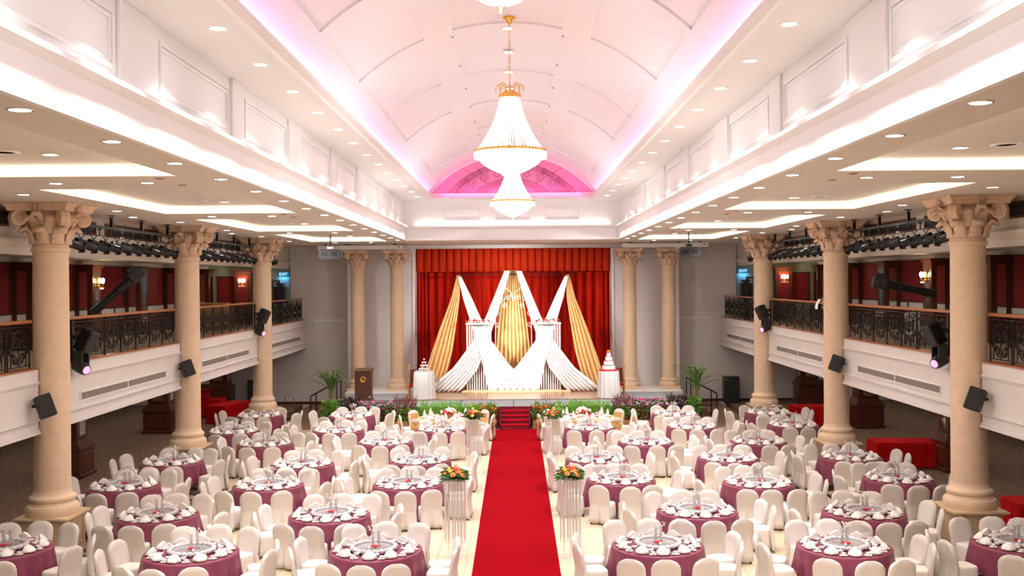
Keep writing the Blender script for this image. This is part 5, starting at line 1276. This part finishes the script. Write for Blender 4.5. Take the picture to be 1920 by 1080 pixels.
# ------------------------------------------------------------------ beaded flower stands along the carpet
GER = []
for mm in ('orange','yellow','redp'):
    g = MB()
    for q in range(12):
        a = q*PI/6; g.slab(lambda u,v: ((.012+.05*v)*cos(a)-(u-.5)*.026*sin(a)*(1-.3*v), (.012+.05*v)*sin(a)+(u-.5)*.026*cos(a)*(1-.3*v), .012*v-.006*v*v), 1, 2, .004)
    g.sphere((0,0,.004),.02,8,5,(1,1,.6)); GER.append(g.mesh('flower', M[mm], True))
bs = MB().tube([(0,0,0),(0,0,-1.22)], .008, 4).mesh('bead_strand', M['bead']); bs2 = MB().tube([(0,0,0),(0,0,-.75)], .008, 4).mesh('bead_strand', M['bead'])
def make_stand():
    t = thing('flower_stand', '', 'flower stand')
    obj('base', MB().box(-.16,.16,-.16,.16,0,.02,.004).mesh('base', M['acrylic']), t)
    m = MB()
    for x,y in ((-.13,-.13),(.13,-.13),(.13,.13),(-.13,.13)): m.cyl((x,y,.02),(x,y,1.56),.008,n=6)
    obj('rods', m.mesh('rods', M['acrylic']), t)
    obj('pillar', MB().box(-.02,.02,-.02,.02,.02,1.56).mesh('pillar', M['acrylic']), t)
    obj('top_plate', MB().box(-.21,.21,-.21,.21,1.56,1.58,.004).mesh('top_plate', M['acrylic']), t)
    for q in range(44):
        u = q/44*4; e, f_ = int(u), u-int(u); x,y = [(-.2+.4*f_,-.2),(.2,-.2+.4*f_),(.2-.4*f_,.2),(-.2,.2-.4*f_)][e]
        obj('bead_strand', bs if q%3 else bs2, t, (x,y,1.56))
    for q in range(16): 
        u = q/16*4; e, f_ = int(u), u-int(u); x,y = [(-.12+.24*f_,-.12),(.12,-.12+.24*f_),(.12-.24*f_,.12),(-.12,.12-.24*f_)][e]
        obj('bead_strand', bs, t, (x,y,1.56))
    return t
def make_bouquet():
    t = thing('flower_arrangement', '', 'flowers')
    random.seed(17); tag(obj('foliage', leaves(240,((-.20,.20),(-.20,.20),(-.02,.14)),.14,.06,.1,31).mesh('foliage', M['leafd']), t), kind='stuff')
    for q in range(20):
        a = q*2.4; rr = .05+.20*(q/20)**.6; z = .20-.14*(rr/.25)**2+.03
        d = Vector((cos(a)*rr*3.2, sin(a)*rr*3.2, .8)); obj('flower', GER[q%3 if q%5 else 0], t, (rr*cos(a),rr*sin(a),z), d.to_track_quat('Z','Y').to_euler())
    obj('candle', MB().lathe([(.035,.08),(.035,.30),(.005,.30)],14,(.02,.02,0)).mesh('candle', M['candle'], True), t)
    return t
fs0 = make_stand(); fb0 = make_bouquet(); kids(fs0); kids(fb0)
first = True
for (px,py,lab) in ((854,1046,'near beaded stand left'),(1070,1044,'near beaded stand right'),(889,886,'far beaded stand left'),(1037,885,'far beaded stand right')):
    p = F(px,py,0); l1 = f'clear acrylic flower stand with hanging bead strands, {lab} of the carpet'; l2 = f'orange and yellow gerbera arrangement with a candle, {lab} of the carpet'
    if first:
        fs0.location = (p.x,p.y,.001); fs0['label'] = l1; fs0['group'] = 'beaded flower stands'; fb0.location = (p.x,p.y,1.60); fb0['label'] = l2; fb0['group'] = 'gerbera arrangements'; first = False
    else: dup(fs0, (p.x,p.y,.001), 0, l1, 'beaded flower stands'); dup(fb0, (p.x,p.y,1.60), R(px), l2, 'gerbera arrangements')

# the models the copies were made from
def drop(o):
    for c in list(o.children): drop(c)
    bpy.data.objects.remove(o)
for p in (chair0, tb0, ls0, cp0, cup0, bow0, vchair): drop(p)
